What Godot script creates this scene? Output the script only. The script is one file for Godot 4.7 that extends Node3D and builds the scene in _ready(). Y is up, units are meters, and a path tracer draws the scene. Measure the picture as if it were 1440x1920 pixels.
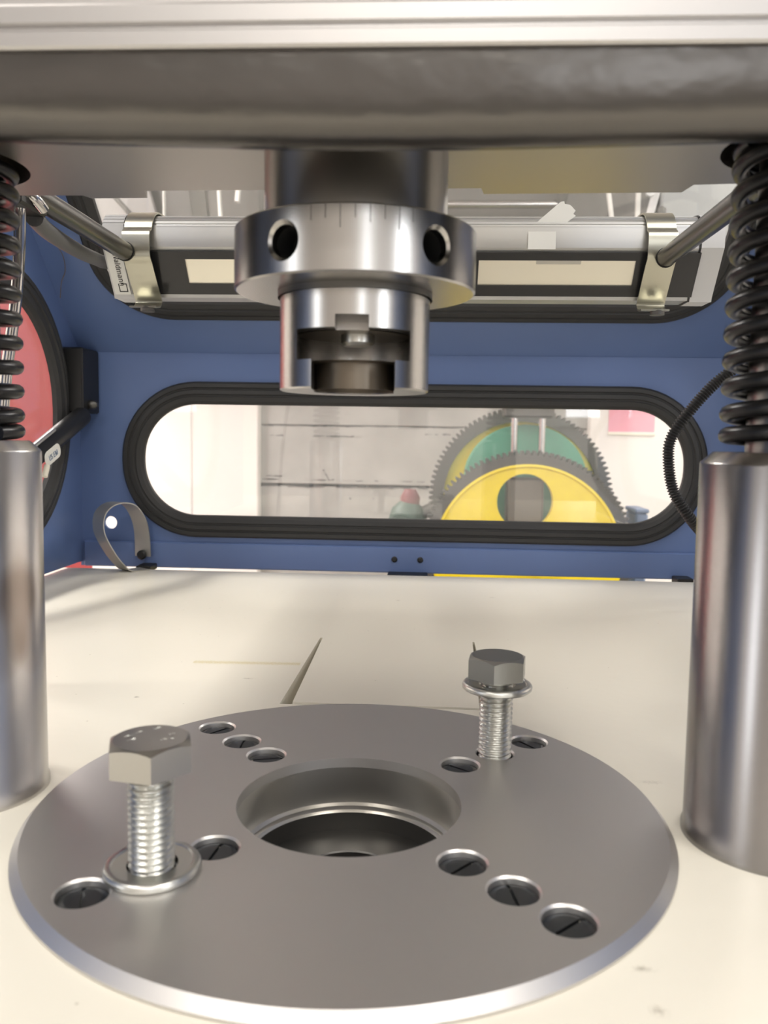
extends Node3D
# Looking into the guarded work space of a small press. Lengths in metres; the camera stands CAM_Y above the workshop floor,
# and at(x, y, z) gives points relative to the camera's place.
const CAM_Y := 1.1
const TABLE := -0.1185
const PLATE := -0.115
const CX := -0.0229   # axis of punch and flange
const CZ := -0.2532
var M := {}
var used := {}
var carved := []        # CSG trees and the round surfaces on them that shade smoothly

# ---------------------------------------------------------------- shapes
class Shape:
	var v := PackedVector3Array()
	var n := PackedVector3Array()
	var uv := PackedVector2Array()
	func tri(a: Vector3, b: Vector3, c: Vector3, na: Vector3, nb: Vector3, nc: Vector3) -> void:
		var g := (b - a).cross(c - a)
		if g.length_squared() < 1e-20:
			return
		if g.dot(na + nb + nc) > 0.0:
			v.append_array([a, c, b]); n.append_array([na, nc, nb])
		else:
			v.append_array([a, b, c]); n.append_array([na, nb, nc])
	func quad(a: Vector3, b: Vector3, c: Vector3, d: Vector3, na: Vector3, nb: Vector3, nc: Vector3, nd: Vector3) -> void:
		tri(a, b, c, na, nb, nc); tri(a, c, d, na, nc, nd)
	func flat(a: Vector3, b: Vector3, c: Vector3, d: Vector3, out: Vector3) -> void:
		var g := (c - a).cross(d - b)
		if g.length_squared() < 1e-24:
			return
		g = g.normalized()
		if g.dot(out) < 0.0:
			g = -g
		quad(a, b, c, d, g, g, g, g)
	func poly(pts: PackedVector2Array, to3: Callable, out: Vector3) -> void:
		var ix := Geometry2D.triangulate_polygon(pts)
		for i in range(0, ix.size(), 3):
			tri(to3.call(pts[ix[i]]), to3.call(pts[ix[i + 1]]), to3.call(pts[ix[i + 2]]), out, out, out)
	func box(c: Vector3, s: Vector3, bevel := 0.0, basis := Basis()) -> Shape:
		var h := s / 2.0
		var e := minf(bevel, minf(h.x, minf(h.y, h.z)) * 0.9)
		var corner := func(sx: float, sy: float, sz: float, ax: int) -> Vector3:
			var p := Vector3(sx * (h.x - e), sy * (h.y - e), sz * (h.z - e))
			p[ax] = [sx, sy, sz][ax] * h[ax]
			return c + basis * p
		for ax in 3:
			var u := (ax + 1) % 3
			var w := (ax + 2) % 3
			for s1: float in [-1.0, 1.0]:
				var q := []
				for k in [[-1.0, -1.0], [1.0, -1.0], [1.0, 1.0], [-1.0, 1.0]]:
					var g := [0.0, 0.0, 0.0]
					g[ax] = s1; g[u] = k[0]; g[w] = k[1]
					q.append(corner.call(g[0], g[1], g[2], ax))
				var o := Vector3.ZERO
				o[ax] = s1
				flat(q[0], q[1], q[2], q[3], basis * o)
		if e > 0.0:
			for ax in 3:
				var u := (ax + 1) % 3
				var w := (ax + 2) % 3
				for su: float in [-1.0, 1.0]:
					for sw: float in [-1.0, 1.0]:
						var q := []
						for k in [[-1.0, u], [1.0, u], [1.0, w], [-1.0, w]]:
							var g := [0.0, 0.0, 0.0]
							g[ax] = k[0]; g[u] = su; g[w] = sw
							q.append(corner.call(g[0], g[1], g[2], k[1]))
						var o := Vector3.ZERO
						o[u] = su; o[w] = sw
						flat(q[0], q[1], q[2], q[3], basis * o)
			for sx: float in [-1.0, 1.0]:
				for sy: float in [-1.0, 1.0]:
					for sz: float in [-1.0, 1.0]:
						var o := (basis * Vector3(sx, sy, sz)).normalized()
						tri(corner.call(sx, sy, sz, 0), corner.call(sx, sy, sz, 1), corner.call(sx, sy, sz, 2), o, o, o)
		return self
	# profile of (radius, height) round the y axis; going up the outside the surface faces outwards
	func lathe(p: Array, seg := 48, c := Vector3.ZERO, basis := Basis(), crease := 35.0) -> Shape:
		var m := p.size() - 1
		var sn := []
		for i in m:
			var d: Vector2 = (p[i + 1] - p[i])
			sn.append(Vector2(d.y, -d.x).normalized())
		for i in m:
			var a: Vector2 = p[i]
			var b: Vector2 = p[i + 1]
			var n0: Vector2 = sn[i]
			var n1: Vector2 = sn[i]
			if i > 0 and rad_to_deg(absf(sn[i].angle_to(sn[i - 1]))) < crease:
				n0 = (sn[i] + sn[i - 1]).normalized()
			if i < m - 1 and rad_to_deg(absf(sn[i].angle_to(sn[i + 1]))) < crease:
				n1 = (sn[i] + sn[i + 1]).normalized()
			for k in seg:
				var t0 := TAU * k / seg
				var t1 := TAU * (k + 1) / seg
				var e0 := Vector3(sin(t0), 0, cos(t0))
				var e1 := Vector3(sin(t1), 0, cos(t1))
				var up := Vector3.UP
				quad(c + basis * (e0 * a.x + up * a.y), c + basis * (e1 * a.x + up * a.y), c + basis * (e1 * b.x + up * b.y), c + basis * (e0 * b.x + up * b.y),
					basis * (e0 * n0.x + up * n0.y), basis * (e1 * n0.x + up * n0.y), basis * (e1 * n1.x + up * n1.y), basis * (e0 * n1.x + up * n1.y))
		return self
	func tube(pts: Array, rad: Variant, seg := 12, caps := true) -> Shape:
		var count := pts.size()
		var tan := []
		for i in count:
			tan.append(((pts[mini(i + 1, count - 1)] as Vector3) - (pts[maxi(i - 1, 0)] as Vector3)).normalized())
		var side: Vector3 = tan[0].cross(Vector3.UP)
		if side.length() < 0.1:
			side = tan[0].cross(Vector3.RIGHT)
		side = side.normalized()
		var rings := []
		var nor := []
		for i in count:
			side = (side - tan[i] * side.dot(tan[i])).normalized()
			var other: Vector3 = tan[i].cross(side)
			var r: float = rad if rad is float else rad[i]
			var slope := 0.0
			if not rad is float:
				var i0 := maxi(i - 1, 0)
				var i1 := mini(i + 1, count - 1)
				slope = (rad[i1] - rad[i0]) / maxf(1e-6, (pts[i1] as Vector3).distance_to(pts[i0]))
			var ring := []
			var nn := []
			for k in seg:
				var a := TAU * k / seg
				var d: Vector3 = side * cos(a) + other * sin(a)
				ring.append(pts[i] + d * r)
				nn.append((d - tan[i] * slope).normalized())
			rings.append(ring); nor.append(nn)
		for i in count - 1:
			for k in seg:
				var j := (k + 1) % seg
				quad(rings[i][k], rings[i][j], rings[i + 1][j], rings[i + 1][k], nor[i][k], nor[i][j], nor[i + 1][j], nor[i + 1][k])
		if caps:
			for k in seg:
				var j := (k + 1) % seg
				tri(pts[0], rings[0][k], rings[0][j], -tan[0], -tan[0], -tan[0])
				tri(pts[count - 1], rings[count - 1][k], rings[count - 1][j], tan[count - 1], tan[count - 1], tan[count - 1])
		return self
	# closed outline in (a, b), swept straight from s0 to s1; to3(a, b, s)
	func prism(o: PackedVector2Array, s0: float, s1: float, to3: Callable, crease := 30.0) -> Shape:
		var c := o.size()
		var mid: Vector3 = (to3.call(o[0].x, o[0].y, s1) - to3.call(o[0].x, o[0].y, s0)).normalized()
		var turn := 1.0 if not Geometry2D.is_polygon_clockwise(o) else -1.0
		var sn := []
		for i in c:
			var d := o[(i + 1) % c] - o[i]
			sn.append(Vector2(d.y, -d.x).normalized() * turn)
		var o3: Vector3 = to3.call(0.0, 0.0, 0.0)
		var vec := func(q: Vector2) -> Vector3: return ((to3.call(q.x, q.y, 0.0) as Vector3) - o3).normalized()
		for i in c:
			var j := (i + 1) % c
			var n0: Vector2 = sn[i]
			var n1: Vector2 = sn[i]
			var before: Vector2 = sn[(i + c - 1) % c]
			if rad_to_deg(absf(sn[i].angle_to(before))) < crease:
				n0 = (sn[i] + before).normalized()
			if rad_to_deg(absf(sn[i].angle_to(sn[j]))) < crease:
				n1 = (sn[i] + sn[j]).normalized()
			var v0: Vector3 = vec.call(n0)
			var v1: Vector3 = vec.call(n1)
			quad(to3.call(o[i].x, o[i].y, s0), to3.call(o[j].x, o[j].y, s0), to3.call(o[j].x, o[j].y, s1), to3.call(o[i].x, o[i].y, s1), v0, v1, v1, v0)
		poly(o, func(q: Vector2) -> Vector3: return to3.call(q.x, q.y, s0), -mid)
		poly(o, func(q: Vector2) -> Vector3: return to3.call(q.x, q.y, s1), mid)
		return self
	# flat strip of metal bent along a path, width along w (one vector, or one for each point)
	func strap(pts: Array, w: Variant, thick: float) -> Shape:
		var c := pts.size()
		for i in c - 1:
			var q := []
			for k in [i, i + 1]:
				var t: Vector3 = ((pts[mini(k + 1, c - 1)] as Vector3) - (pts[maxi(k - 1, 0)] as Vector3)).normalized()
				var ww: Vector3 = w if w is Vector3 else w[k]
				var nn := t.cross(ww).normalized()
				q.append([pts[k] + ww / 2, pts[k] - ww / 2, nn, ww.normalized(), t])
			var h := thick / 2
			var a: Array = q[0]
			var b: Array = q[1]
			for s: float in [-1.0, 1.0]:
				quad(a[0] + a[2] * h * s, a[1] + a[2] * h * s, b[1] + b[2] * h * s, b[0] + b[2] * h * s, a[2] * s, a[2] * s, b[2] * s, b[2] * s)
				var e := 0 if s > 0 else 1
				quad(a[e] + a[2] * h, a[e] - a[2] * h, b[e] - b[2] * h, b[e] + b[2] * h, a[3] * s, a[3] * s, b[3] * s, b[3] * s)
			if i == 0:
				quad(a[0] + a[2] * h, a[1] + a[2] * h, a[1] - a[2] * h, a[0] - a[2] * h, -a[4], -a[4], -a[4], -a[4])
			if i == c - 2:
				quad(b[0] + b[2] * h, b[1] + b[2] * h, b[1] - b[2] * h, b[0] - b[2] * h, b[4], b[4], b[4], b[4])
		return self
	func mesh(m: Material) -> ArrayMesh:
		var a := []
		a.resize(Mesh.ARRAY_MAX)
		a[Mesh.ARRAY_VERTEX] = v
		a[Mesh.ARRAY_NORMAL] = n
		if uv.size() == v.size():
			a[Mesh.ARRAY_TEX_UV] = uv
		var out := ArrayMesh.new()
		out.add_surface_from_arrays(Mesh.PRIMITIVE_TRIANGLES, a)
		out.surface_set_material(0, m)
		return out

func S() -> Shape:
	return Shape.new()

func at(x: float, y: float, z: float) -> Vector3:
	return Vector3(x, y + CAM_Y, z)

func numbered(called: String) -> String:
	used[called] = used.get(called, 0) + 1
	return called if used[called] == 1 else "%s_%03d" % [called, used[called] - 1]

func tag(o: Node, label: String, category := "", group := "", kind := "") -> Node:
	if label: o.set_meta("label", label)
	if category: o.set_meta("category", category)
	if group: o.set_meta("group", group)
	if kind: o.set_meta("kind", kind)
	return o

func thing(called: String, label: String, category: String, p: Vector3, turn := 0.0, group := "") -> Node3D:
	var o := Node3D.new()
	o.name = numbered(called)
	add_child(o)
	o.position = p
	o.rotation.y = turn
	tag(o, label, category, group)
	return o

func part(called: String, s: Shape, m: Material, parent: Node, label := "") -> MeshInstance3D:
	var o := MeshInstance3D.new()
	o.name = called
	o.mesh = s.mesh(m)
	parent.add_child(o, true)
	if label: o.set_meta("label", label)
	return o

func copy(o: Node3D, p: Vector3, turn: float, label: String) -> Node3D:
	var c: Node3D = o.duplicate()
	c.name = numbered(String(o.name))
	add_child(c)
	c.position = p
	c.rotation.y = turn
	c.set_meta("label", label)
	return c

func struct(called: String, s: Shape, m: Material) -> MeshInstance3D:
	var o := part(called, s, m, self)
	o.position = Vector3(0, CAM_Y, 0)
	o.set_meta("kind", "structure")
	return o

func csg_root(called: String, parent: Node, m: Material) -> CSGCombiner3D:
	var o := CSGCombiner3D.new()
	o.name = called
	parent.add_child(o, true)
	carved.append([o, m, []])
	return o

# a round surface on the last carved tree: axis point, direction, radius there and its growth along the axis
func smooth_round(p: Vector3, d: Vector3, r: float, slope := 0.0) -> void:
	carved[-1][2].append([p, d.normalized(), r, slope])

# turns every CSG tree into a plain mesh whose round faces have true normals
func bake_carved() -> void:
	for c in carved:
		var root: CSGCombiner3D = c[0]
		var src: ArrayMesh = root.bake_static_mesh()
		var s := S()
		for k in src.get_surface_count():
			var a := src.surface_get_arrays(k)
			var vs: PackedVector3Array = a[Mesh.ARRAY_VERTEX]
			var ns: PackedVector3Array = a[Mesh.ARRAY_NORMAL]
			var ix: PackedInt32Array = a[Mesh.ARRAY_INDEX] if a[Mesh.ARRAY_INDEX] != null else PackedInt32Array(range(vs.size()))
			for i in range(0, ix.size(), 3):
				var p := [vs[ix[i]], vs[ix[i + 1]], vs[ix[i + 2]]]
				# clockwise seen from the front
				var g: Vector3 = (p[2] - p[0]).cross(p[1] - p[0])
				if g.length() < 1e-14:
					continue
				g = g.normalized()
				var out := [g, g, g]
				for q in c[2]:
					var fit := true
					var nn := []
					for v: Vector3 in p:
						var rel: Vector3 = v - q[0]
						var t := rel.dot(q[1])
						var rad: Vector3 = rel - q[1] * t
						if absf(rad.length() - (q[2] + q[3] * t)) > 3e-5:
							fit = false
							break
						nn.append((rad.normalized() - q[1] * q[3]).normalized())
					if fit:
						var d: float = (nn[0] + nn[1] + nn[2]).dot(g)
						if absf(d) > 1.8:
							out = [nn[0] * signf(d), nn[1] * signf(d), nn[2] * signf(d)]
							break
				s.tri(p[0], p[1], p[2], out[0], out[1], out[2])
		var o := MeshInstance3D.new()
		var par := root.get_parent()
		var called := String(root.name)
		var where := root.transform
		par.remove_child(root)
		root.queue_free()
		o.name = called
		o.mesh = s.mesh(c[1])
		o.transform = where
		par.add_child(o, true)

func cut(o: CSGShape3D, root: CSGShape3D, p: Vector3, op := CSGShape3D.OPERATION_SUBTRACTION) -> CSGShape3D:
	o.operation = op
	o.position = p
	root.add_child(o, true)
	return o

func cyl(r: float, h: float, sides := 48) -> CSGCylinder3D:
	var c := CSGCylinder3D.new()
	c.radius = r
	c.height = h
	c.sides = sides
	return c

func cbox(s: Vector3) -> CSGBox3D:
	var c := CSGBox3D.new()
	c.size = s
	return c

# a flat outline swept from z = 0 to z = depth
func cpoly(pts: PackedVector2Array, depth: float) -> CSGMesh3D:
	var c := CSGMesh3D.new()
	c.mesh = S().prism(pts, 0.0, depth, func(a: float, b: float, h: float) -> Vector3: return Vector3(a, b, h)).mesh(null)
	return c

func rounded(hw: float, hh: float, r: float, c := Vector2.ZERO, seg := 14) -> PackedVector2Array:
	var o := PackedVector2Array()
	for q in 4:
		var k := Vector2([1, -1, -1, 1][q] * (hw - r), [1, 1, -1, -1][q] * (hh - r))
		for i in seg + 1:
			var a := PI / 2 * (q + float(i) / seg)
			o.append(c + k + Vector2(cos(a), sin(a)) * r)
	return o

# rubber glazing profile that follows a rounded rectangle; to3(a, b, height)
func gasket(hw: float, hh: float, r: float, c: Vector2, w: float, h: float, to3: Callable) -> Shape:
	var s := S()
	var prof := [[0.0, -0.05], [0.02, 0.55], [0.1, 0.8], [0.26, 0.85], [0.30, 0.7], [0.34, 0.7], [0.38, 0.95], [0.55, 1.0], [0.60, 0.82], [0.64, 0.82], [0.68, 0.95], [0.86, 0.8], [0.98, 0.45], [1.0, -0.05]]
	var loops := []
	for p in prof:
		var d: float = p[0] * w
		loops.append(rounded(hw - d, hh - d, maxf(r - d, 0.004), c))
	var o3: Vector3 = to3.call(0.0, 0.0, 0.0)
	var up: Vector3 = (to3.call(0.0, 0.0, 1.0) - o3).normalized()
	var cnt: int = loops[0].size()
	for k in prof.size() - 1:
		var h0: float = prof[k][1] * h
		var h1: float = prof[k + 1][1] * h
		var run: float = (prof[k + 1][0] - prof[k][0]) * w
		for i in cnt:
			var j := (i + 1) % cnt
			var inward: Vector2 = (c - (loops[k][i] + loops[k][j]) / 2)
			var e: Vector2 = loops[0][j] - loops[0][i]
			var nrm: Vector2 = Vector2(-e.y, e.x).normalized() if e.length() > 1e-7 else inward.normalized()
			var n3: Vector3 = ((to3.call(nrm.x, nrm.y, 0.0) - o3) * -(h1 - h0) + up * run).normalized()
			quad_flat(s, to3, loops[k][i], loops[k][j], loops[k + 1][j], loops[k + 1][i], h0, h1, n3)
	return s

func quad_flat(s: Shape, to3: Callable, a: Vector2, b: Vector2, c: Vector2, d: Vector2, h0: float, h1: float, n3: Vector3) -> void:
	s.quad(to3.call(a.x, a.y, h0), to3.call(b.x, b.y, h0), to3.call(c.x, c.y, h1), to3.call(d.x, d.y, h1), n3, n3, n3, n3)

func pane(o: PackedVector2Array, thick: float, to3: Callable) -> Shape:
	return S().prism(o, 0.0, thick, func(a: float, b: float, h: float) -> Vector3: return to3.call(a, b, h))

func smooth_path(pts: Array, steps: int) -> Array:
	var c := Curve3D.new()
	for i in pts.size():
		var t: Vector3 = (pts[mini(i + 1, pts.size() - 1)] - pts[maxi(i - 1, 0)]) / 6.0
		c.add_point(pts[i], -t, t)
	c.bake_interval = 0.002
	var o := []
	var l := c.get_baked_length()
	for i in steps + 1:
		o.append(c.sample_baked(l * i / steps, true))
	return o

# ---------------------------------------------------------------- materials
func noise_tex(freq: float, a: Color, b: Color, seed_ := 1, size := 512, oct := 4) -> NoiseTexture2D:
	var n := FastNoiseLite.new()
	n.seed = seed_
	n.frequency = freq
	n.fractal_octaves = oct
	var t := NoiseTexture2D.new()
	t.width = size; t.height = size
	t.seamless = true
	t.noise = n
	var g := Gradient.new()
	g.colors = PackedColorArray([a, b])
	t.color_ramp = g
	return t

func mat(called: String, c: Color, rough: float, metal := 0.0, spec := 0.5) -> StandardMaterial3D:
	var m := StandardMaterial3D.new()
	m.resource_name = called
	m.albedo_color = c
	m.roughness = rough
	m.metallic = metal
	m.metallic_specular = spec
	M[called] = m
	return m

func tri_scale(m: StandardMaterial3D, s: Vector3) -> StandardMaterial3D:
	m.uv1_triplanar = true
	m.uv1_scale = s
	return m

func rough_noise(m: StandardMaterial3D, lo: float, hi: float, freq: float, s: Vector3, seed_ := 3) -> void:
	m.roughness = 1.0
	m.roughness_texture = noise_tex(freq, Color(lo, lo, lo), Color(hi, hi, hi), seed_)
	m.roughness_texture_channel = BaseMaterial3D.TEXTURE_CHANNEL_RED
	tri_scale(m, s)

func bump_noise(m: StandardMaterial3D, cm: float, freq: float, s: Vector3, seed_ := 5) -> void:
	m.heightmap_enabled = true
	m.heightmap_scale = cm
	m.heightmap_texture = noise_tex(freq, Color.BLACK, Color.WHITE, seed_)
	tri_scale(m, s)

func table_texture() -> ImageTexture:
	# one metre of painted table top to the picture: stains, chips and scratches where the photograph has them
	var px := 2048
	var im := Image.create(px, px, false, Image.FORMAT_RGB8)
	im.fill(Color(0.925, 0.905, 0.850))
	var rng := RandomNumberGenerator.new()
	rng.seed = 11
	var put := func(x: float, z: float, c: Color, a: float) -> void:
		var i := int(fposmod(x, 1.0) * px)
		var j := int(fposmod(z, 1.0) * px)
		im.set_pixel(i, j, im.get_pixel(i, j).lerp(c, a))
	for k in 9000:   # faint old oil streak
		var t := rng.randf()
		put.call(lerpf(-0.121, -0.065, t), lerpf(-0.4205, -0.4225, t) + rng.randfn(0.0, 0.0014), Color(0.84, 0.79, 0.62), 0.10)
	for s in [[-0.0863, -0.3938, 0.003, 0.0012], [0.0799, -0.2848, 0.004, 0.0014], [0.064, -0.262, 0.0016, 0.001], [0.0504, -0.1663, 0.0016, 0.0016], [0.0505, -0.180, 0.002, 0.0009], [-0.13, -0.36, 0.001, 0.001], [-0.02, -0.6, 0.0016, 0.0016], [0.05, -0.62, 0.002, 0.001], [-0.1005, -0.167, 0.0014, 0.002], [-0.095, -0.163, 0.001, 0.001]]:
		for k in 130:
			put.call(s[0] + rng.randfn(0.0, s[2] * 0.5), s[1] + rng.randfn(0.0, s[3] * 0.5), Color(0.50, 0.46, 0.40), 0.05)
	for k in 140:
		put.call(rng.randf_range(-0.3, 0.25), rng.randf_range(-0.7, -0.1), Color(0.5, 0.46, 0.38), 0.6)
	for k in 900:   # thin curved scratches near the front
		var t := rng.randf()
		put.call(lerpf(-0.005, 0.055, t), -0.150 - sin(t * PI) * 0.002, Color(0.72, 0.67, 0.58), 0.5)
		var a := t * TAU * 0.7
		put.call(-0.104 + cos(a) * 0.0045, -0.1515 + sin(a) * 0.003, Color(0.72, 0.66, 0.55), 0.5)
	return ImageTexture.create_from_image(im)

func materials() -> void:
	var m := mat("cream paint", Color(1, 1, 1), 0.3)
	m.albedo_texture = table_texture()
	m.heightmap_enabled = true
	m.heightmap_scale = 0.010
	m.heightmap_texture = noise_tex(0.30, Color.BLACK, Color.WHITE, 5, 512, 2)
	tri_scale(m, Vector3.ONE)
	m.uv1_world_triplanar = true
	M["table"] = m
	mat("cream", Color(0.92, 0.90, 0.84), 0.35)
	m = mat("ground steel", Color(0.82, 0.81, 0.80), 0.42, 1.0)
	mat("plate underside steel", Color(0.66, 0.645, 0.62), 0.32, 1.0)
	mat("turned steel", Color(0.66, 0.65, 0.635), 0.26, 1.0)
	mat("shaft steel", Color(0.72, 0.71, 0.69), 0.28, 1.0)
	mat("post steel", Color(0.57, 0.56, 0.555), 0.26, 1.0)
	mat("stained post steel", Color(0.76, 0.75, 0.74), 0.28, 1.0)
	M["stained post steel"].albedo_texture = post_texture()
	tri_scale(M["stained post steel"], Vector3(7, 3.5, 7))
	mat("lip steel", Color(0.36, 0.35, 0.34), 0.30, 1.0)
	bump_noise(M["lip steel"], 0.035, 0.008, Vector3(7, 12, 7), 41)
	mat("edge steel", Color(0.70, 0.69, 0.685), 0.36, 1.0)
	mat("bore steel", Color(0.86, 0.85, 0.83), 0.30, 1.0)
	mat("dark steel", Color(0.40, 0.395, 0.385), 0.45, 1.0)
	mat("brown steel", Color(0.42, 0.39, 0.35), 0.4, 1.0)
	mat("screw steel", Color(0.33, 0.34, 0.35), 0.38, 1.0)
	m = mat("zinc", Color(0.76, 0.76, 0.74), 0.33, 1.0)
	mat("zinc head", Color(0.70, 0.69, 0.67), 0.30, 1.0)
	mat("chrome", Color(0.72, 0.71, 0.70), 0.16, 1.0)
	mat("rod steel", Color(0.46, 0.455, 0.45), 0.3, 1.0)
	mat("spring steel", Color(0.17, 0.17, 0.175), 0.30, 0.75)
	m = mat("blue paint", Color(0.37, 0.455, 0.635), 0.42)
	bump_noise(m, 0.006, 0.25, Vector3(9, 9, 9), 21)
	mat("rubber", Color(0.17, 0.17, 0.17), 0.55)
	mat("black plastic", Color(0.09, 0.09, 0.095), 0.45)
	mat("black enamel", Color(0.16, 0.16, 0.165), 0.22)
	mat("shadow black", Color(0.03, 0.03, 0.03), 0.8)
	m = mat("aluminium", Color(0.76, 0.76, 0.755), 0.42, 0.9)
	mat("light grey cap", Color(0.80, 0.80, 0.80), 0.45)
	mat("reflector", Color(0.94, 0.92, 0.86), 0.35, 0.8)
	mat("nickel strip", Color(0.74, 0.73, 0.67), 0.30, 1.0)
	mat("spring strip", Color(0.76, 0.75, 0.72), 0.45, 0.85)
	mat("white label", Color(0.90, 0.90, 0.88), 0.5)
	mat("ink", Color(0.15, 0.14, 0.14), 0.6)
	mat("blue ink", Color(0.36, 0.46, 0.60), 0.6)
	mat("grey cable", Color(0.36, 0.36, 0.36), 0.5)
	mat("red paint", Color(0.81, 0.34, 0.35), 0.5)
	mat("pale card", Color(0.92, 0.90, 0.84), 0.7)
	m = mat("white wall", Color(0.93, 0.91, 0.89), 0.8)
	m = mat("block paint", Color(1, 1, 1), 0.75)
	m.albedo_texture = noise_tex(0.012, Color(0.64, 0.635, 0.62), Color(0.72, 0.715, 0.70), 31)
	tri_scale(m, Vector3(0.7, 0.7, 0.7))
	mat("chip grey", Color(0.46, 0.46, 0.46), 0.9)
	mat("mortar", Color(0.36, 0.37, 0.38), 0.9)
	mat("concrete floor", Color(0.42, 0.41, 0.40), 0.7)
	mat("ceiling paint", Color(0.86, 0.86, 0.85), 0.9)
	m = mat("yellow paint", Color(1, 1, 1), 0.4)
	m.albedo_texture = noise_tex(0.02, Color(0.87, 0.77, 0.02), Color(0.91, 0.82, 0.06), 13)
	tri_scale(m, Vector3(2, 2, 2))
	mat("green paint", Color(0.28, 0.57, 0.465), 0.45)
	mat("gear iron", Color(0.34, 0.335, 0.32), 0.55, 0.6)
	mat("slate paint", Color(0.44, 0.50, 0.60), 0.5)
	mat("pink paper", Color(0.93, 0.66, 0.72), 0.8)
	mat("hair", Color(0.45, 0.38, 0.30), 0.6)
	m = mat("glass", Color(0.97, 0.98, 0.97, 0.06), 0.02)
	m.transparency = BaseMaterial3D.TRANSPARENCY_ALPHA
	m = mat("day pane", Color(1, 1, 1), 0.5)
	m.emission_enabled = true
	m.emission = Color(0.95, 0.97, 1.0)
	m.emission_energy_multiplier = 2.2
	m = mat("tube light", Color(1, 1, 1), 0.5)
	m.emission_enabled = true
	m.emission = Color(1.0, 0.97, 0.92)
	m.emission_energy_multiplier = 4.0

func post_texture() -> NoiseTexture2D:
	var n := FastNoiseLite.new()
	n.seed = 4
	n.frequency = 0.006
	n.fractal_octaves = 3
	var t := NoiseTexture2D.new()
	t.width = 512; t.height = 512; t.seamless = true
	t.noise = n
	var g := Gradient.new()
	g.offsets = PackedFloat32Array([0.0, 0.20, 0.33, 1.0])
	g.colors = PackedColorArray([Color(0.52, 0.45, 0.40), Color(0.72, 0.67, 0.63), Color(1, 1, 1), Color(1, 1, 1)])
	t.color_ramp = g
	return t

# ---------------------------------------------------------------- the scene
func _ready() -> void:
	# camera
	var cam := Camera3D.new()
	cam.name = "camera"
	var phys := CameraAttributesPhysical.new()
	phys.frustum_focal_length = 19.4
	phys.frustum_focus_distance = 0.42
	phys.exposure_aperture = 14.0
	add_child(cam)
	cam.attributes = phys
	cam.fov = 2.0 * rad_to_deg(atan(960.0 / 1552.0))
	cam.near = 0.02
	cam.far = 60.0
	cam.position = at(0, 0, 0)
	cam.basis = Basis(Vector3.UP, deg_to_rad(3.0)) * Basis(Vector3.RIGHT, -deg_to_rad(5.0864)) * Basis(Vector3.BACK, 0.0150)
	cam.current = true
	# air and exposure
	var e := Environment.new()
	e.background_mode = Environment.BG_COLOR
	e.background_color = Color(0.55, 0.57, 0.6)
	e.tonemap_mode = Environment.TONE_MAPPER_LINEAR
	e.tonemap_exposure = 0.58
	e.sdfgi_enabled = true
	e.ssao_enabled = true
	e.ssil_enabled = true
	var w := WorldEnvironment.new()
	w.name = "world"
	w.environment = e
	add_child(w)
	materials()
	# ceiling lights: [x, z, length along x, along z, energy]
	for l in [[-0.9, 0.75, 0.30, 1.25, 0.8], [0.9, 0.75, 0.30, 1.25, 1.0], [-1.9, -2.4, 0.30, 1.25, 3.6], [1.9, -2.4, 0.30, 1.25, 3.0], [-2.0, -0.6, 0.30, 1.25, 4.0], [2.0, -0.6, 0.30, 1.25, 1.0], [0.0, 2.4, 1.25, 0.30, 1.2]]:
		ceiling_light(l[0], l[1], l[2], l[3], l[4] * 4.0)
	# daylight: [x, y, z, width, height, turn, energy]
	for l in [[1.05, 0.75, 3.79, 0.40, 1.2, 0.0, 1.5], [3.09, 0.75, 2.55, 0.6, 1.2, 90.0, 6.0], [-3.09, 0.75, 2.0, 0.5, 1.2, -90.0, 2.0]]:
		daylight(l[0], l[1], l[2], l[3], l[4], l[5], l[6])
	room()
	press_table()
	upper_plate()
	guard()
	flange()
	posts_and_springs()
	punch()
	lamp()
	bolts()
	small_things()
	machine_beyond()
	shelves_beyond()
	await get_tree().process_frame
	await get_tree().process_frame
	bake_carved()

func ceiling_light(x: float, z: float, lx: float, lz: float, energy: float) -> void:
	var names := {"-0.9 0.75": "behind the camera at left", "0.9 0.75": "behind the camera at right", "-1.9 -2.4": "at the far left end of the block wall", "1.9 -2.4": "at the far right beyond the gear machine", "-2.0 -0.6": "over the red cabinet side", "2.0 -0.6": "on the right of the press", "0.0 2.4": "crosswise at the far end behind the camera"}
	var t := thing("ceiling_light", "long fluorescent ceiling light " + names["%s %s" % [x, z]], "ceiling light", at(x, 1.74, z))
	part("fitting", S().box(Vector3(0, 0.03, 0), Vector3(lx + 0.04, 0.06, lz + 0.04), 0.004), M["white label"], t)
	part("diffuser", S().box(Vector3(0, -0.008, 0), Vector3(lx, 0.016, lz), 0.004), M["tube light"], t)
	var a := AreaLight3D.new()
	a.name = "lamp_light"
	a.area_size = Vector2(lx, lz)
	a.light_energy = energy
	a.light_color = Color(1.0, 0.982, 0.955)
	a.area_normalize_energy = true
	a.area_range = 14.0
	a.shadow_enabled = true
	a.rotation.x = -PI / 2
	a.position = Vector3(0, -0.02, 0)
	t.add_child(a)

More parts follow.
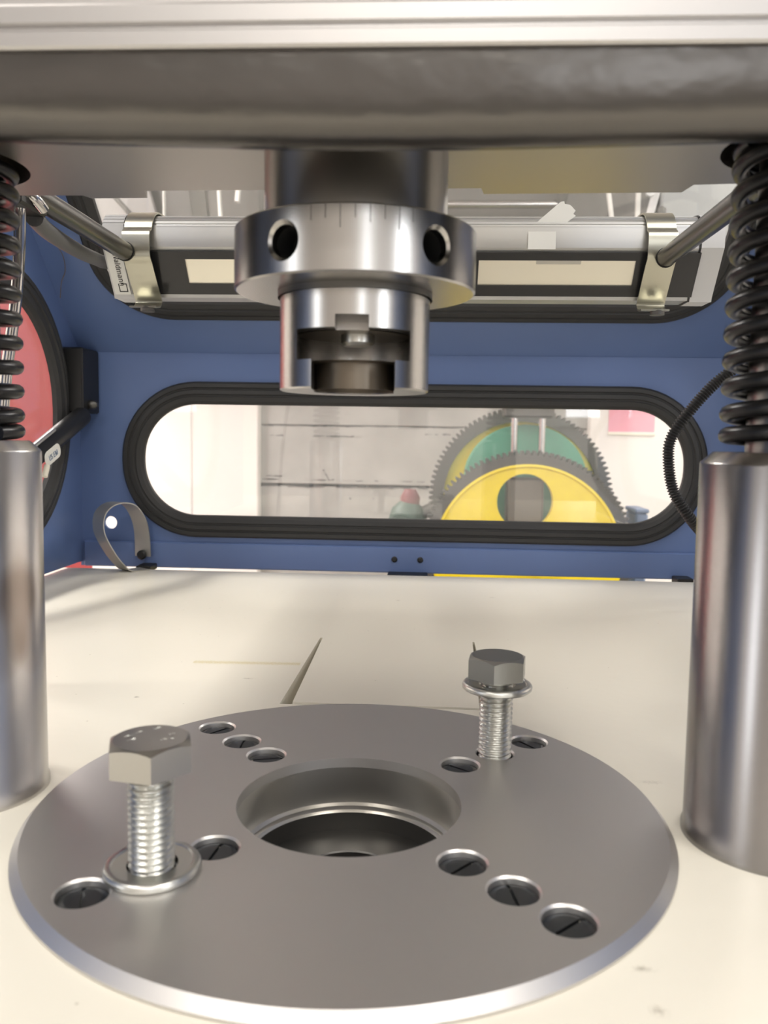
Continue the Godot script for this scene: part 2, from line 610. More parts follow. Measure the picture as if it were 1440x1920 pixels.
func daylight(x: float, y: float, z: float, wd: float, ht: float, turn: float, energy: float) -> void:
	var o := Node3D.new()
	o.name = numbered("window") if used.has("window") else "window_1"
	used["window"] = used.get("window", 0) + 1
	o.name = "window_%d" % used["window"]
	o.set_meta("kind", "structure")
	add_child(o)
	o.position = at(x, y, z)
	o.rotation.y = deg_to_rad(turn)
	for f in [[0.0, ht / 2 + 0.03, wd + 0.12, 0.06], [0.0, -ht / 2 - 0.03, wd + 0.12, 0.06], [wd / 2 + 0.03, 0.0, 0.06, ht], [-wd / 2 - 0.03, 0.0, 0.06, ht], [0.0, 0.0, 0.03, ht]]:
		part("frame_bar", S().box(Vector3(f[0], f[1], -0.01), Vector3(f[2], f[3], 0.05), 0.004), M["white label"], o)
	part("bright_pane", S().box(Vector3(0, 0, 0.005), Vector3(wd, ht, 0.008)), M["day pane"], o)
	var a := AreaLight3D.new()
	a.name = "window_light"
	a.area_size = Vector2(wd, ht)
	a.light_energy = energy
	a.light_color = Color(0.95, 0.97, 1.0)
	a.area_normalize_energy = true
	a.area_range = 14.0
	a.shadow_enabled = true
	a.position = Vector3(0, 0, -0.04)
	o.add_child(a)

func room() -> void:
	struct("floor", S().box(Vector3(0, -1.15, 0.2), Vector3(6.6, 0.1, 7.6)), M["concrete floor"])
	struct("ceiling", S().box(Vector3(0, 1.85, 0.2), Vector3(6.6, 0.1, 7.6)), M["ceiling paint"])
	struct("wall_left", S().box(Vector3(-3.15, 0.35, 0.2), Vector3(0.1, 2.9, 7.6)), M["white wall"])
	struct("wall_right", S().box(Vector3(3.15, 0.35, 0.2), Vector3(0.1, 2.9, 7.6)), M["white wall"])
	struct("wall_front", S().box(Vector3(0, 0.35, 3.85), Vector3(6.2, 2.9, 0.1)), M["white wall"])
	var back := struct("wall_back", S().box(Vector3(0, 0.35, -3.31), Vector3(6.2, 2.9, 0.1)), M["mortar"])
	# painted blocks, laid in courses with open joints
	var rng := RandomNumberGenerator.new()
	rng.seed = 5
	for k in 9:
		var y0 := -0.190 + 0.234 * (k - 3)
		for c in 4:
			var x0 := -2.1 + c * 1.4
			if x0 > 1.6 or y0 < -1.0: continue
			var gap := 0.009 if k == 3 else 0.003
			part("block", S().box(Vector3(x0 + 0.7, y0 + 0.117 + gap / 2, -3.235 + rng.randf_range(-0.002, 0.002)), Vector3(1.396, 0.234 - gap, 0.07), 0.003), M["block paint"], back)
	chipped_paint(back)

func chipped_paint(back: Node3D) -> void:
	var rng := RandomNumberGenerator.new()
	rng.seed = 23
	var s := S()
	var rows := [[0.044, -0.64, 0.10, 26, 0.05], [0.005, -0.64, -0.25, 12, 0.05], [0.018, -0.05, 0.12, 6, 0.03], [-0.165, -0.64, -0.02, 14, 0.04], [-0.152, -0.64, -0.55, 5, 0.03], [-0.190, -0.64, 0.0, 22, 0.05]]
	for r in rows:
		for k in r[3]:
			var x := rng.randf_range(r[1], r[2])
			var l := rng.randf_range(0.006, r[4])
			var o := PackedVector2Array()
			for i in 10:
				var a := TAU * i / 10
				o.append(Vector2(x + cos(a) * l * rng.randf_range(0.5, 1.0), r[0] + rng.randfn(0.0, 0.0012) + sin(a) * rng.randf_range(0.0010, 0.0032)))
			s.prism(o, -3.2030, -3.1970, func(a: float, b: float, h: float) -> Vector3: return Vector3(a, b, h))
	for k in 7:
		var c := Vector2(-0.405 + 0.005 * k, -0.128 - 0.0085 * k) if k < 5 else Vector2(-0.30 + 0.09 * (k - 5), -0.235)
		var o := PackedVector2Array()
		for i in 8:
			o.append(c + Vector2(cos(TAU * i / 8), sin(TAU * i / 8)) * rng.randf_range(0.002, 0.005))
		s.prism(o, -3.2030, -3.1970, func(a: float, b: float, h: float) -> Vector3: return Vector3(a, b, h))
	var p := part("chipped_paint", s, M["chip grey"], back)
	p.set_meta("kind", "stuff")

func press_table() -> void:
	var t := thing("press_table", "cream painted steel press table under the round flange plate", "table", at(0, TABLE, 0))
	var top := csg_root("table_top", t, M["table"])
	cut(cbox(Vector3(0.78, 0.040, 0.892)), top, Vector3(-0.0165, -0.020, -0.2655), CSGShape3D.OPERATION_UNION)
	cut(cyl(0.042, 0.1, 64), top, Vector3(CX, 0, CZ))
	# pocket for the let-in cover, wider on the left towards the front
	cut(cpoly(PackedVector2Array([Vector2(-0.0640, 0.3568), Vector2(0.0292, 0.3568), Vector2(0.0292, 0.4805), Vector2(-0.0620, 0.4805)]), 0.012), top, Vector3(0, -0.010, 0)).rotation.x = -PI / 2
	var cov := S()
	var o := PackedVector2Array([Vector2(-0.0585, -0.3590), Vector2(0.0248, -0.3585), Vector2(0.0280, -0.4803), Vector2(-0.0604, -0.4803)])
	var to := func(a: float, b: float, h: float) -> Vector3: return Vector3(a, h, b)
	cov.prism(o, -0.010, 0.0004, to)
	part("cover_panel", cov, M["table"], t, "let-in cream cover panel behind the flange")
	var ctr := Vector3(CX, 0, CZ)
	part("bore_bushing", S().lathe([Vector2(0.0419, 0.0), Vector2(0.0355, 0.0), Vector2(0.0355, -0.0130), Vector2(0.0340, -0.0136), Vector2(0.0338, -0.0150), Vector2(0.0322, -0.0153)], 128, ctr, Basis(), 10.0), M["bore steel"], t, "bright turned wall of the bore with a stepped ledge")
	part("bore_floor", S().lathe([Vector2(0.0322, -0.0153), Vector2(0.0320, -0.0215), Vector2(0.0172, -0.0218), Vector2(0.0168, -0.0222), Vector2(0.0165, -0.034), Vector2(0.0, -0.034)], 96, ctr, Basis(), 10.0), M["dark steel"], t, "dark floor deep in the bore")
	part("cabinet", S().box(Vector3(-0.0165, -0.5125, -0.25), Vector3(0.70, 0.935, 0.82), 0.01), M["cream"], t)

func upper_plate() -> void:
	var t := thing("upper_plate", "thick polished steel ram plate across the top of the view", "press plate", at(0, 0.083, 0))
	var pl := csg_root("plate", t, M["plate underside steel"])
	var o := PackedVector2Array()
	for q in [[-0.30, -0.292], [-0.30, -0.191], [0.268, -0.191], [0.268, -0.2775], [0.0945, -0.2795], [0.0838, -0.2805], [0.0825, -0.2888], [0.0170, -0.2905], [0.0158, -0.2840], [-0.0985, -0.2866], [-0.1005, -0.2950], [-0.1205, -0.2955], [-0.1225, -0.292]]:
		o.append(Vector2(q[0], -q[1]))
	cut(cpoly(o, 0.055), pl, Vector3(0, 0, 0), CSGShape3D.OPERATION_UNION).rotation.x = -PI / 2
	for p in [[0.105, -0.2465], [-0.151, -0.2595]]:
		cut(cyl(0.0232, 0.05, 48), pl, Vector3(p[0], 0, p[1]))
		smooth_round(Vector3(p[0], 0, p[1]), Vector3.UP, 0.0232)
	# rounded front lip, a little deeper in the middle
	var lip := S()
	var rows := [[-0.2064, 0.0729], [-0.2030, 0.0688], [-0.1988, 0.0666], [-0.1954, 0.0654], [-0.1920, 0.0654], [-0.1892, 0.0670], [-0.1871, 0.0703], [-0.1858, 0.0749], [-0.1851, 0.0801], [-0.1851, 0.0881]]
	var cols := 48
	var pt := func(i: int, k: int) -> Vector3:
		var x := lerpf(-0.30, 0.268, float(k) / cols)
		var u := clampf((x + 0.006) / 0.117, -1.6, 1.6)
		var low := 0.0044 * (1.0 - exp(-u * u)) * clampf((0.0832 - rows[i][1]) / 0.0170, 0.0, 1.0)
		return Vector3(x, rows[i][1] + low - 0.083, rows[i][0])
	var nn := func(i: int, k: int) -> Vector3:
		var a: Vector3 = pt.call(mini(i + 1, rows.size() - 1), k) - pt.call(maxi(i - 1, 0), k)
		var b: Vector3 = pt.call(i, mini(k + 1, cols)) - pt.call(i, maxi(k - 1, 0))
		return b.cross(a).normalized()
	for i in rows.size() - 1:
		for k in cols:
			lip.quad(pt.call(i, k), pt.call(i, k + 1), pt.call(i + 1, k + 1), pt.call(i + 1, k), nn.call(i, k), nn.call(i, k + 1), nn.call(i + 1, k + 1), nn.call(i + 1, k))
	for k in cols:
		var a: Vector3 = pt.call(0, k)
		var b: Vector3 = pt.call(0, k + 1)
		lip.flat(a, b, Vector3(b.x, 0.02, b.z), Vector3(a.x, 0.02, a.z), Vector3(0, 0, -1))
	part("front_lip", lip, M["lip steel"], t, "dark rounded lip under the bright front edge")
	var edge := PackedVector2Array()
	for q in [[-0.1926, 0.0831], [-0.1840, 0.0831], [-0.1834, 0.0837], [-0.1834, 0.0866], [-0.1844, 0.0872], [-0.1844, 0.0878], [-0.1834, 0.0885], [-0.1834, 0.0919], [-0.1838, 0.0925], [-0.1838, 0.1238], [-0.1844, 0.1380], [-0.1926, 0.1380]]:
		edge.append(Vector2(q[0], q[1] - 0.083))
	part("front_edge", S().prism(edge, -0.30, 0.268, func(z: float, y: float, x: float) -> Vector3: return Vector3(x, y, z)), M["edge steel"], t, "bright front edge with a fine groove")
	part("ram", S().box(Vector3(-0.0229, 0.20, -0.245), Vector3(0.30, 0.29, 0.095), 0.01), M["cream"], t)

func guard() -> void:
	var g := thing("machine_guard", "blue sheet steel guard with rubber framed windows around the press table", "guard", at(0, 0, 0))
	var bl: Material = M["blue paint"]
	# rear wall with the lower window and a round hole
	var rear := csg_root("rear_panel", g, bl)
	cut(cpoly(PackedVector2Array([Vector2(-0.3175, -0.1205), Vector2(0.2845, -0.1205), Vector2(0.2845, 0.0735), Vector2(-0.3175, 0.0735)]), 0.003), rear, Vector3(0, 0, -0.743), CSGShape3D.OPERATION_UNION)
	cut(cpoly(rounded(0.248, 0.058, 0.058, Vector2(-0.0160, -0.0220)), 0.02), rear, Vector3(0, 0, -0.75))
	cut(cyl(0.0058, 0.02, 32), rear, Vector3(-0.2892, -0.0805, -0.742)).rotation.x = PI / 2
	var to_rear := func(a: float, b: float, h: float) -> Vector3: return Vector3(a, b, -0.7402 + h)
	part("gasket", gasket(0.2605, 0.0703, 0.068, Vector2(-0.0163, -0.0220), 0.0205, 0.0065, to_rear), M["rubber"], g, "black rubber seal of the rear window")
	part("window_pane", pane(rounded(0.247, 0.057, 0.056, Vector2(-0.0160, -0.0220)), 0.0015, func(a: float, b: float, h: float) -> Vector3: return Vector3(a, b, -0.7405 - h)), M["glass"], g)
	part("bottom_rail", S().box(Vector3(-0.0165, -0.1087, -0.7385), Vector3(0.594, 0.0236, 0.0050), 0.0012), bl, g)
	for x in [-0.0285, -0.0054]:
		part("screw", S().lathe([Vector2(0, 0.0), Vector2(0.0027, 0.0), Vector2(0.0027, 0.0010), Vector2(0.0016, 0.0018), Vector2(0, 0.0018)], 14, Vector3(x, -0.1081, -0.7362), Basis(Vector3.RIGHT, PI / 2)), M["black plastic"], g)
	part("catch_block", S().box(Vector3(-0.0163, -0.1218, -0.7280), Vector3(0.0355, 0.0052, 0.020), 0.0008), M["black plastic"], g)
	part("catch_block", S().box(Vector3(0.2230, -0.1195, -0.7250), Vector3(0.014, 0.0060, 0.018), 0.0008), M["black plastic"], g)
	part("catch_block", S().box(Vector3(-0.2515, -0.1190, -0.7260), Vector3(0.013, 0.0055, 0.020), 0.0008), M["black plastic"], g)
	# sloping wall above, leaning over the table
	var r2 := sqrt(0.5)
	var to_hood := func(a: float, b: float, h: float) -> Vector3: return Vector3(a, 0.0735 + (b - h) * r2, -0.7405 + (b + h) * r2)
	var hood := csg_root("hood_panel", g, bl)
	var hp := cut(cpoly(PackedVector2Array([Vector2(-0.3175, 0.0), Vector2(0.2845, 0.0), Vector2(0.2845, 0.36), Vector2(-0.3175, 0.36)]), 0.003), hood, Vector3(0, 0.0735, -0.7405) + Vector3(0, r2, -r2) * 0.003, CSGShape3D.OPERATION_UNION)
	hp.rotation.x = PI / 4
	var hc := cut(cpoly(rounded(0.248, 0.124, 0.048, Vector2(-0.0175, 0.1745)), 0.03), hood, Vector3(0, 0.0735, -0.7405) + Vector3(0, r2, -r2) * 0.015)
	hc.rotation.x = PI / 4
	part("gasket", gasket(0.2605, 0.1365, 0.060, Vector2(-0.0175, 0.1745), 0.0205, 0.0060, to_hood), M["rubber"], g, "black rubber seal of the sloping upper window")
	part("window_pane", pane(rounded(0.247, 0.123, 0.047, Vector2(-0.0175, 0.1745)), 0.0015, func(a: float, b: float, h: float) -> Vector3: return to_hood.call(a, b, -h - 0.0005)), M["glass"], g)
	# side walls
	for s in [[-0.316, 1.0], [0.283, -1.0]]:
		var side := csg_root("side_panel", g, bl)
		var x: float = s[0]
		var d: float = s[1]
		var sp := cut(cpoly(PackedVector2Array([Vector2(0.742, -0.1165), Vector2(0.742, 0.0735), Vector2(0.487, 0.3285), Vector2(0.08, 0.3285), Vector2(0.08, -0.1165)]), 0.003), side, Vector3(x - (0.003 if d > 0 else 0.0) + 0.003, 0, 0), CSGShape3D.OPERATION_UNION)
		sp.rotation.y = PI / 2
		sp.position.x = x - 0.003 if d > 0 else x
		var sc := cut(cpoly(rounded(0.214, 0.098, 0.098, Vector2(0.482, 0.018)), 0.03), side, Vector3(x - 0.015, 0, 0))
		sc.rotation.y = PI / 2
		var to_side := func(a: float, b: float, h: float) -> Vector3: return Vector3(x + d * (h + 0.0002), b, -a)
		part("gasket", gasket(0.2265, 0.1105, 0.1085, Vector2(0.482, 0.018), 0.0235, 0.0075, to_side), M["rubber"], g, "black rubber seal of the left window" if d > 0 else "black rubber seal of the right window")
		part("window_pane", pane(rounded(0.213, 0.097, 0.096, Vector2(0.482, 0.018)), 0.0015, func(a: float, b: float, h: float) -> Vector3: return Vector3(x - d * (h + 0.0005), b, -a)), M["glass"], g)

func flange() -> void:
	var t := thing("flange_plate", "round ground steel flange plate with twelve tapped holes and a wide central bore", "flange", at(CX, TABLE, CZ))
	var top := PLATE - TABLE
	var body := csg_root("disc", t, M["ground steel"])
	var lm := CSGMesh3D.new()
	lm.mesh = S().lathe([Vector2(0, 0), Vector2(0.0984, 0), Vector2(0.0989, 0.0004), Vector2(0.0989, 0.0010), Vector2(0.0966, top), Vector2(0, top)], 160).mesh(M["ground steel"])
	cut(lm, body, Vector3.ZERO, CSGShape3D.OPERATION_UNION)
	cut(cyl(0.0355, 0.02, 128), body, Vector3.ZERO)
	smooth_round(Vector3.ZERO, Vector3.UP, 0.0355)
	smooth_round(Vector3.ZERO, Vector3.UP, 0.0989)
	smooth_round(Vector3(0, 0.0010, 0), Vector3.UP, 0.0989, -0.0023 / (top - 0.0010))
	var i := 0
	for grp in [[-133.4, [49.0, 66.2, 85.0]], [-42.3, [49.0, 66.9, 85.8]], [46.0, [49.5, 67.6, 84.9]], [136.6, [47.9, 67.0, 85.2]]]:
		for r in grp[1]:
			var a: float = deg_to_rad(grp[0])
			var p: Vector3 = Vector3(cos(a), 0, sin(a)) * (r / 1000.0)
			cut(cyl(0.0067, 0.02, 40), body, p)
			smooth_round(p, Vector3.UP, 0.0067)
			smooth_round(p + Vector3(0, top + 0.0014, 0), Vector3.UP, 0.0087, 1.0)
			var cone := cyl(0.0087, 0.0087, 40)
			cone.cone = true
			cut(cone, body, p + Vector3(0, top + 0.0014 - 0.00435, 0)).rotation.x = PI
			var turn: float = [0.3, 1.6, 0.9, 2.5, 0.0, 2.2, 0.85, 1.75, 0.75, 1.45, 0.0, 1.9][i]
			if i != 4:
				set_screw(t, p, top, turn, i == 10)
			else:
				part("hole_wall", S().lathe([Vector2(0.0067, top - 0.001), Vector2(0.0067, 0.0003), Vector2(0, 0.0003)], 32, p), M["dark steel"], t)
			i += 1

func set_screw(t: Node3D, p: Vector3, top: float, turn: float, empty: bool) -> void:
	if empty:
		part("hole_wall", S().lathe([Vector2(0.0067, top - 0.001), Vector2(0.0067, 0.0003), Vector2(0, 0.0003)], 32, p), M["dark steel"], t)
		return
	# domed socket plug with a sawn slot
	var b := Basis(Vector3.UP, turn)
	var s := S()
	var y := top - 0.0016
	var hw := 0.00045
	var seg := 24
	var r := 0.0065
	for side: float in [-1.0, 1.0]:
		var prev := Vector3.ZERO
		for k in seg + 1:
			var u := lerpf(-1.0, 1.0, float(k) / seg)
			var x := u * sqrt(r * r - hw * hw)
			var z := side * sqrt(maxf(r * r - x * x, hw * hw))
			var e := p + b * Vector3(x, y - 0.0006, z)
			var c := p + b * Vector3(x * 0.72, y, side * maxf(hw, absf(z) * 0.72))
			var q := p + b * Vector3(x * 0.72, y, side * hw)
			if k > 0:
				var x0 := lerpf(-1.0, 1.0, float(k - 1) / seg) * sqrt(r * r - hw * hw)
				var z0 := side * sqrt(maxf(r * r - x0 * x0, hw * hw))
				var e0 := p + b * Vector3(x0, y - 0.0006, z0)
				var c0 := p + b * Vector3(x0 * 0.72, y, side * maxf(hw, absf(z0) * 0.72))
				var q0 := p + b * Vector3(x0 * 0.72, y, side * hw)
				s.flat(e0, e, c, c0, Vector3.UP)
				s.flat(c0, c, q, q0, Vector3.UP)
				s.flat(q0, q, q - Vector3(0, 0.0012, 0), q0 - Vector3(0, 0.0012, 0), b * Vector3(0, 0, -side))
		prev = prev
	s.lathe([Vector2(0.0065, 0.0003), Vector2(0.0065, y - 0.0006)], 24, p)
	s.flat(p + b * Vector3(-r, y - 0.0011, -hw), p + b * Vector3(r, y - 0.0011, -hw), p + b * Vector3(r, y - 0.0011, hw), p + b * Vector3(-r, y - 0.0011, hw), Vector3.UP)
	part("set_screw", s, M["screw steel"], t)

func posts_and_springs() -> void:
	for q in [[0.105, -0.2465, "right", 0.0], [-0.151, -0.2595, "left", 2.0]]:
		var p := thing("guide_post", "%s guide post at the %s of the flange plate" % ["brown smudged steel" if q[2] == "left" else "polished steel", q[2]], "guide post", at(q[0], TABLE, q[1]), q[3], "guide posts beside the flange")
		var h := 0.1160
		part("column", S().lathe([Vector2(0, 0), Vector2(0.0253, 0), Vector2(0.0253, 0.0016), Vector2(0.0247, 0.003), Vector2(0.0247, h - 0.0036), Vector2(0.0244, h - 0.0030), Vector2(0.0212, h), Vector2(0.012, h)], 96), M["stained post steel" if q[2] == "left" else "post steel"], p)
		part("guide_rod", S().lathe([Vector2(0.0125, h), Vector2(0.0125, 0.222), Vector2(0, 0.222)], 48), M["rod steel"], p)
		var sp := thing("coil_spring", "dark coil spring standing on the %s guide post" % q[2], "spring", at(q[0], TABLE + h, q[1]), 0.0, "springs on the guide posts")
		var pts := []
		var wire := 0.0024
		var hgt := 0.0890
		var turns := 11.6
		var n := int(turns * 32)
		for k in n + 1:
			var u := float(k) / n * turns
			# the end coils lie closed
			var y := 0.0
			if u < 1.0:
				y = u * 0.0048
			elif u > turns - 1.0:
				y = hgt - 0.0048 - 0.0048 * (turns - u) + 0.0
			else:
				y = 0.0048 + (u - 1.0) / (turns - 2.0) * (hgt - 0.0048 * 3)
			var a: float = u * TAU + 1.2
			pts.append(Vector3(sin(a) * 0.0176, y + wire, cos(a) * 0.0176))
		part("coil", S().tube(pts, wire, 12), M["spring steel"], sp)

func punch() -> void:
	var t := thing("punch_holder", "turned steel punch holder with a ring collar and T slot above the bore", "tool holder", at(CX, 0, CZ))
	part("shaft", S().lathe([Vector2(0, 0.0580), Vector2(0.0255, 0.0580), Vector2(0.0255, 0.0612), Vector2(0.0272, 0.0618), Vector2(0.0272, 0.0829), Vector2(0, 0.0829)], 96), M["shaft steel"], t)
	var col := csg_root("collar", t, M["turned steel"])
	var lm := CSGMesh3D.new()
	lm.mesh = S().lathe([Vector2(0, 0.0428), Vector2(0.0353, 0.0428), Vector2(0.0359, 0.0433), Vector2(0.0359, 0.0599), Vector2(0.0354, 0.0604), Vector2(0, 0.0604)], 128).mesh(M["turned steel"])
	cut(lm, col, Vector3.ZERO, CSGShape3D.OPERATION_UNION)
	smooth_round(Vector3.ZERO, Vector3.UP, 0.0359)
	smooth_round(Vector3(0, 0.0433, 0), Vector3.UP, 0.0359, 0.0006 / 0.0005)
	smooth_round(Vector3(0, 0.0599, 0), Vector3.UP, 0.0359, -1.0)
	for k in 5:
		var a := deg_to_rad(-27.5 + k * 70.0)
		var d := Vector3(sin(a), 0, cos(a))
		var c := cyl(0.0043, 0.022, 32)
		smooth_round(Vector3(0, 0.0515, 0), d, 0.0043)
		cut(c, col, d * 0.036 + Vector3(0, 0.0515, 0)).basis = Basis(Vector3.UP, a) * Basis(Vector3.RIGHT, PI / 2)
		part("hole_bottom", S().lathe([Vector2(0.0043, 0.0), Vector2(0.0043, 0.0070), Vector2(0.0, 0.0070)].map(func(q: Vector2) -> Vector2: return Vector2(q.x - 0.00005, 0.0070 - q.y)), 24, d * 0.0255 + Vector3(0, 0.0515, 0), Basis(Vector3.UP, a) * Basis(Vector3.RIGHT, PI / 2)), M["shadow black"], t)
		var cn := cyl(0.0062, 0.0062, 32)
		cn.cone = true
		smooth_round(d * 0.0367 + Vector3(0, 0.0515, 0), d, 0.0062, 1.0)
		cut(cn, col, d * 0.0336 + Vector3(0, 0.0515, 0)).basis = Basis(Vector3.UP, a) * Basis(Vector3.RIGHT, -PI / 2)
	for k in 8:
		var a := deg_to_rad(5.2 - 19.0 + k * 6.2)
		var ln: float = [0.004, 0.0035, 0.006, 0.0035, 0.0045, 0.0035, 0.006, 0.0035][k]
		part("graduation_mark", S().box(Vector3(sin(a), 0, cos(a)) * 0.03587 + Vector3(0, 0.0598 - ln / 2, 0), Vector3(0.00022, ln, 0.0002), 0.0, Basis(Vector3.UP, a)), M["dark steel"], t)
	part("neck", S().lathe([Vector2(0.0232, 0.0412), Vector2(0.0232, 0.0430)], 96), M["dark steel"], t)
	var nose := csg_root("nose", t, M["turned steel"])
	lm = CSGMesh3D.new()
	lm.mesh = S().lathe([Vector2(0, 0.0138), Vector2(0.0219, 0.0138), Vector2(0.0225, 0.0143), Vector2(0.0225, 0.0430), Vector2(0, 0.0430)], 128).mesh(M["turned steel"])
	cut(lm, nose, Vector3.ZERO, CSGShape3D.OPERATION_UNION)
	for q in [0.0225, 0.0172, 0.0122]:
		smooth_round(Vector3.ZERO, Vector3.UP, q)
	var fr := Basis(Vector3.UP, deg_to_rad(4.0))
	cut(cyl(0.0172, 0.0086, 64), nose, Vector3(0, 0.0262, 0))
	cut(cbox(Vector3(0.0322, 0.0086, 0.03)), nose, Vector3(0, 0.0262, 0) + fr * Vector3(0.0, 0, 0.015)).basis = fr
	cut(cyl(0.0122, 0.012, 64), nose, Vector3(0, 0.0165, 0))
	cut(cbox(Vector3(0.0236, 0.012, 0.03)), nose, Vector3(0, 0.0165, 0) + fr * Vector3(0.0, 0, 0.015)).basis = fr
	cut(cbox(Vector3(0.0094, 0.006, 0.02)), nose, Vector3(0, 0.0310, 0) + fr * Vector3(-0.0004, 0, 0.016)).basis = fr
	part("slot_lining", S().lathe([Vector2(0.01205, 0.0142), Vector2(0.01205, 0.0218), Vector2(0.0170, 0.0220)].map(func(q: Vector2) -> Vector2: return q), 64, Vector3.ZERO).lathe([Vector2(0.0170, 0.0303), Vector2(0, 0.0303)], 48), M["brown steel"], t, "oily brown inside of the slot")
	part("ejector_pin", S().lathe([Vector2(0, 0.0272), Vector2(0.0042, 0.0272), Vector2(0.0050, 0.0280), Vector2(0.0050, 0.0304)], 32, fr * Vector3(0.001, 0, 0.004)), M["zinc"], t)

func lamp() -> void:
	var t := thing("machine_lamp", "long aluminium machine lamp with black face hung before the sloping window", "lamp", at(0, 0, 0))
	var x0 := -0.1850
	var x1 := 0.1555
	var to := func(a: float, b: float, x: float) -> Vector3: return Vector3(x, b, a)
	# housing outline (z, y): face lower edge, face upper edge, ribbed round front, top, back
	var o := PackedVector2Array([Vector2(-0.5210, 0.0855), Vector2(-0.5170, 0.0852), Vector2(-0.5160, 0.0878), Vector2(-0.5000, 0.1102), Vector2(-0.4985, 0.1120), Vector2(-0.4982, 0.1180), Vector2(-0.4992, 0.1230)])
	for k in 4:
		var a := 0.35 + k * 0.24
		var p := Vector2(-0.5105, 0.1205) + Vector2(cos(a), sin(a)) * 0.0120
		o.append(p)
		o.append(Vector2(-0.5105, 0.1205) + Vector2(cos(a + 0.03), sin(a + 0.03)) * 0.0113)
		o.append(Vector2(-0.5105, 0.1205) + Vector2(cos(a + 0.09), sin(a + 0.09)) * 0.0113)
		o.append(Vector2(-0.5105, 0.1205) + Vector2(cos(a + 0.12), sin(a + 0.12)) * 0.0120)
	o.append_array(PackedVector2Array([Vector2(-0.5130, 0.1328), Vector2(-0.5350, 0.1328), Vector2(-0.5460, 0.1250), Vector2(-0.5490, 0.1100), Vector2(-0.5440, 0.0920), Vector2(-0.5340, 0.0855)]))
	part("housing", S().prism(o, x0, x1, to, 15.0), M["aluminium"], t)
	# black face with two cut-outs, lying on the slope between the two edges
	var a0 := Vector2(-0.5160, 0.0878)
	var a1 := Vector2(-0.5000, 0.1102)
	var up := (a1 - a0).normalized()
	var outw := Vector2(up.y, -up.x)
	var face := func(x: float, s: float, h: float) -> Vector3:
		var q: Vector2 = a0 + up * s + outw * h
		return Vector3(x, q.y, q.x)
	var fb := Basis(Vector3.RIGHT, Vector3(0, up.y, up.x), Vector3(0, outw.y, outw.x))
	var wid := a0.distance_to(a1)
	var bf := csg_root("face_plate", t, M["black enamel"])
	var slab := cut(cbox(Vector3(x1 - x0, wid, 0.0016)), bf, face.call((x0 + x1) / 2, wid / 2, 0.0008), CSGShape3D.OPERATION_UNION)
	slab.basis = fb
	for q in [[-0.1485, -0.0560], [0.0275, 0.1190]]:
		var c := cut(cbox(Vector3(q[1] - q[0], 0.0158, 0.01)), bf, face.call((q[0] + q[1]) / 2, 0.0148, 0.0), CSGShape3D.OPERATION_SUBTRACTION)
		c.basis = fb
		var refl := part("reflector", S().box(face.call((q[0] + q[1]) / 2, 0.0148, 0.0004), Vector3(q[1] - q[0] + 0.001, 0.0165, 0.0006), 0.0, fb), M["reflector"], t, "cream reflecting lamp opening")
		part("lamp_holder", S().box(face.call(q[0] * 0.62 + q[1] * 0.38 + 0.012, 0.0218, 0.0010), Vector3(0.026, 0.0030, 0.0010), 0.0002, fb), M["spring strip"], refl)
	for q in [[x0 - 0.0125, x0 + 0.0005, -1], [x1 - 0.0005, x1 + 0.0125, 1]]:
		var oo := PackedVector2Array()
		var mid := Vector2(-0.522, 0.109)
		for p in o:
			oo.append(mid + (p - mid) * 1.03)
		var cap := part("end_cap", S().prism(oo, q[0], q[1], to, 15.0), M["light grey cap"], t)
		part("cap_gasket", S().prism(oo, q[0] - 0.0012 if q[2] > 0 else q[1], q[0] if q[2] > 0 else q[1] + 0.0012, to, 15.0), M["rubber"], cap)
	# sheet metal hangers: one strip over the top, a flat for the rod, then down across the face
	for x in [-0.1747, 0.1313]:
		var pts := []
		for q in [[-0.5480, 0.1290], [-0.5350, 0.1345], [-0.5130, 0.1346], [-0.5035, 0.1320], [-0.4975, 0.1262], [-0.4955, 0.1215], [-0.4925, 0.1200], [-0.4915, 0.1185], [-0.4913, 0.1120], [-0.4925, 0.1050], [-0.4950, 0.1030], [-0.4960, 0.1020], [-0.5130, 0.0835], [-0.5135, 0.0812], [-0.5110, 0.0788], [-0.5060, 0.0776], [-0.5020, 0.0774]]:
			pts.append(Vector3(x, q[1], q[0]))
		var hanger := part("hanger", S().strap(smooth_path(pts, 60), Vector3(0.0165, 0, 0), 0.0010), M["nickel strip"], t, "bent bright metal strap around the lamp")
		part("hanger_screw", S().lathe([Vector2(0, -0.002), Vector2(0.0042, -0.002), Vector2(0.0042, 0.0), Vector2(0.0028, 0.0016), Vector2(0, 0.0016)], 20, Vector3(x + 0.002, 0.0768, -0.5055)), M["dark steel"], hanger)
	# name strip on the left cap, reading downwards
	var lx := x0 - 0.0062
	var strip := part("name_strip", S().box(face.call(lx, wid / 2, 0.0012), Vector3(0.0100, wid * 1.02, 0.0008), 0.0, fb), M["white label"], t, "white name strip with black lettering")
	var tm := TextMesh.new()
	tm.text = "Waldmann"
	var f := SystemFont.new()
	f.font_names = PackedStringArray(["Droid Sans"])
	tm.font = f
	tm.font_size = 32
	tm.pixel_size = 0.0043 / 32.0
	tm.depth = 0.0002
	tm.material = M["ink"]
	var word := MeshInstance3D.new()
	word.name = "lettering"
	word.mesh = tm
	strip.add_child(word, true)
	word.basis = Basis(-fb.y, fb.x, fb.z)
	word.position = face.call(lx + 0.0008, wid * 0.575, 0.00175)
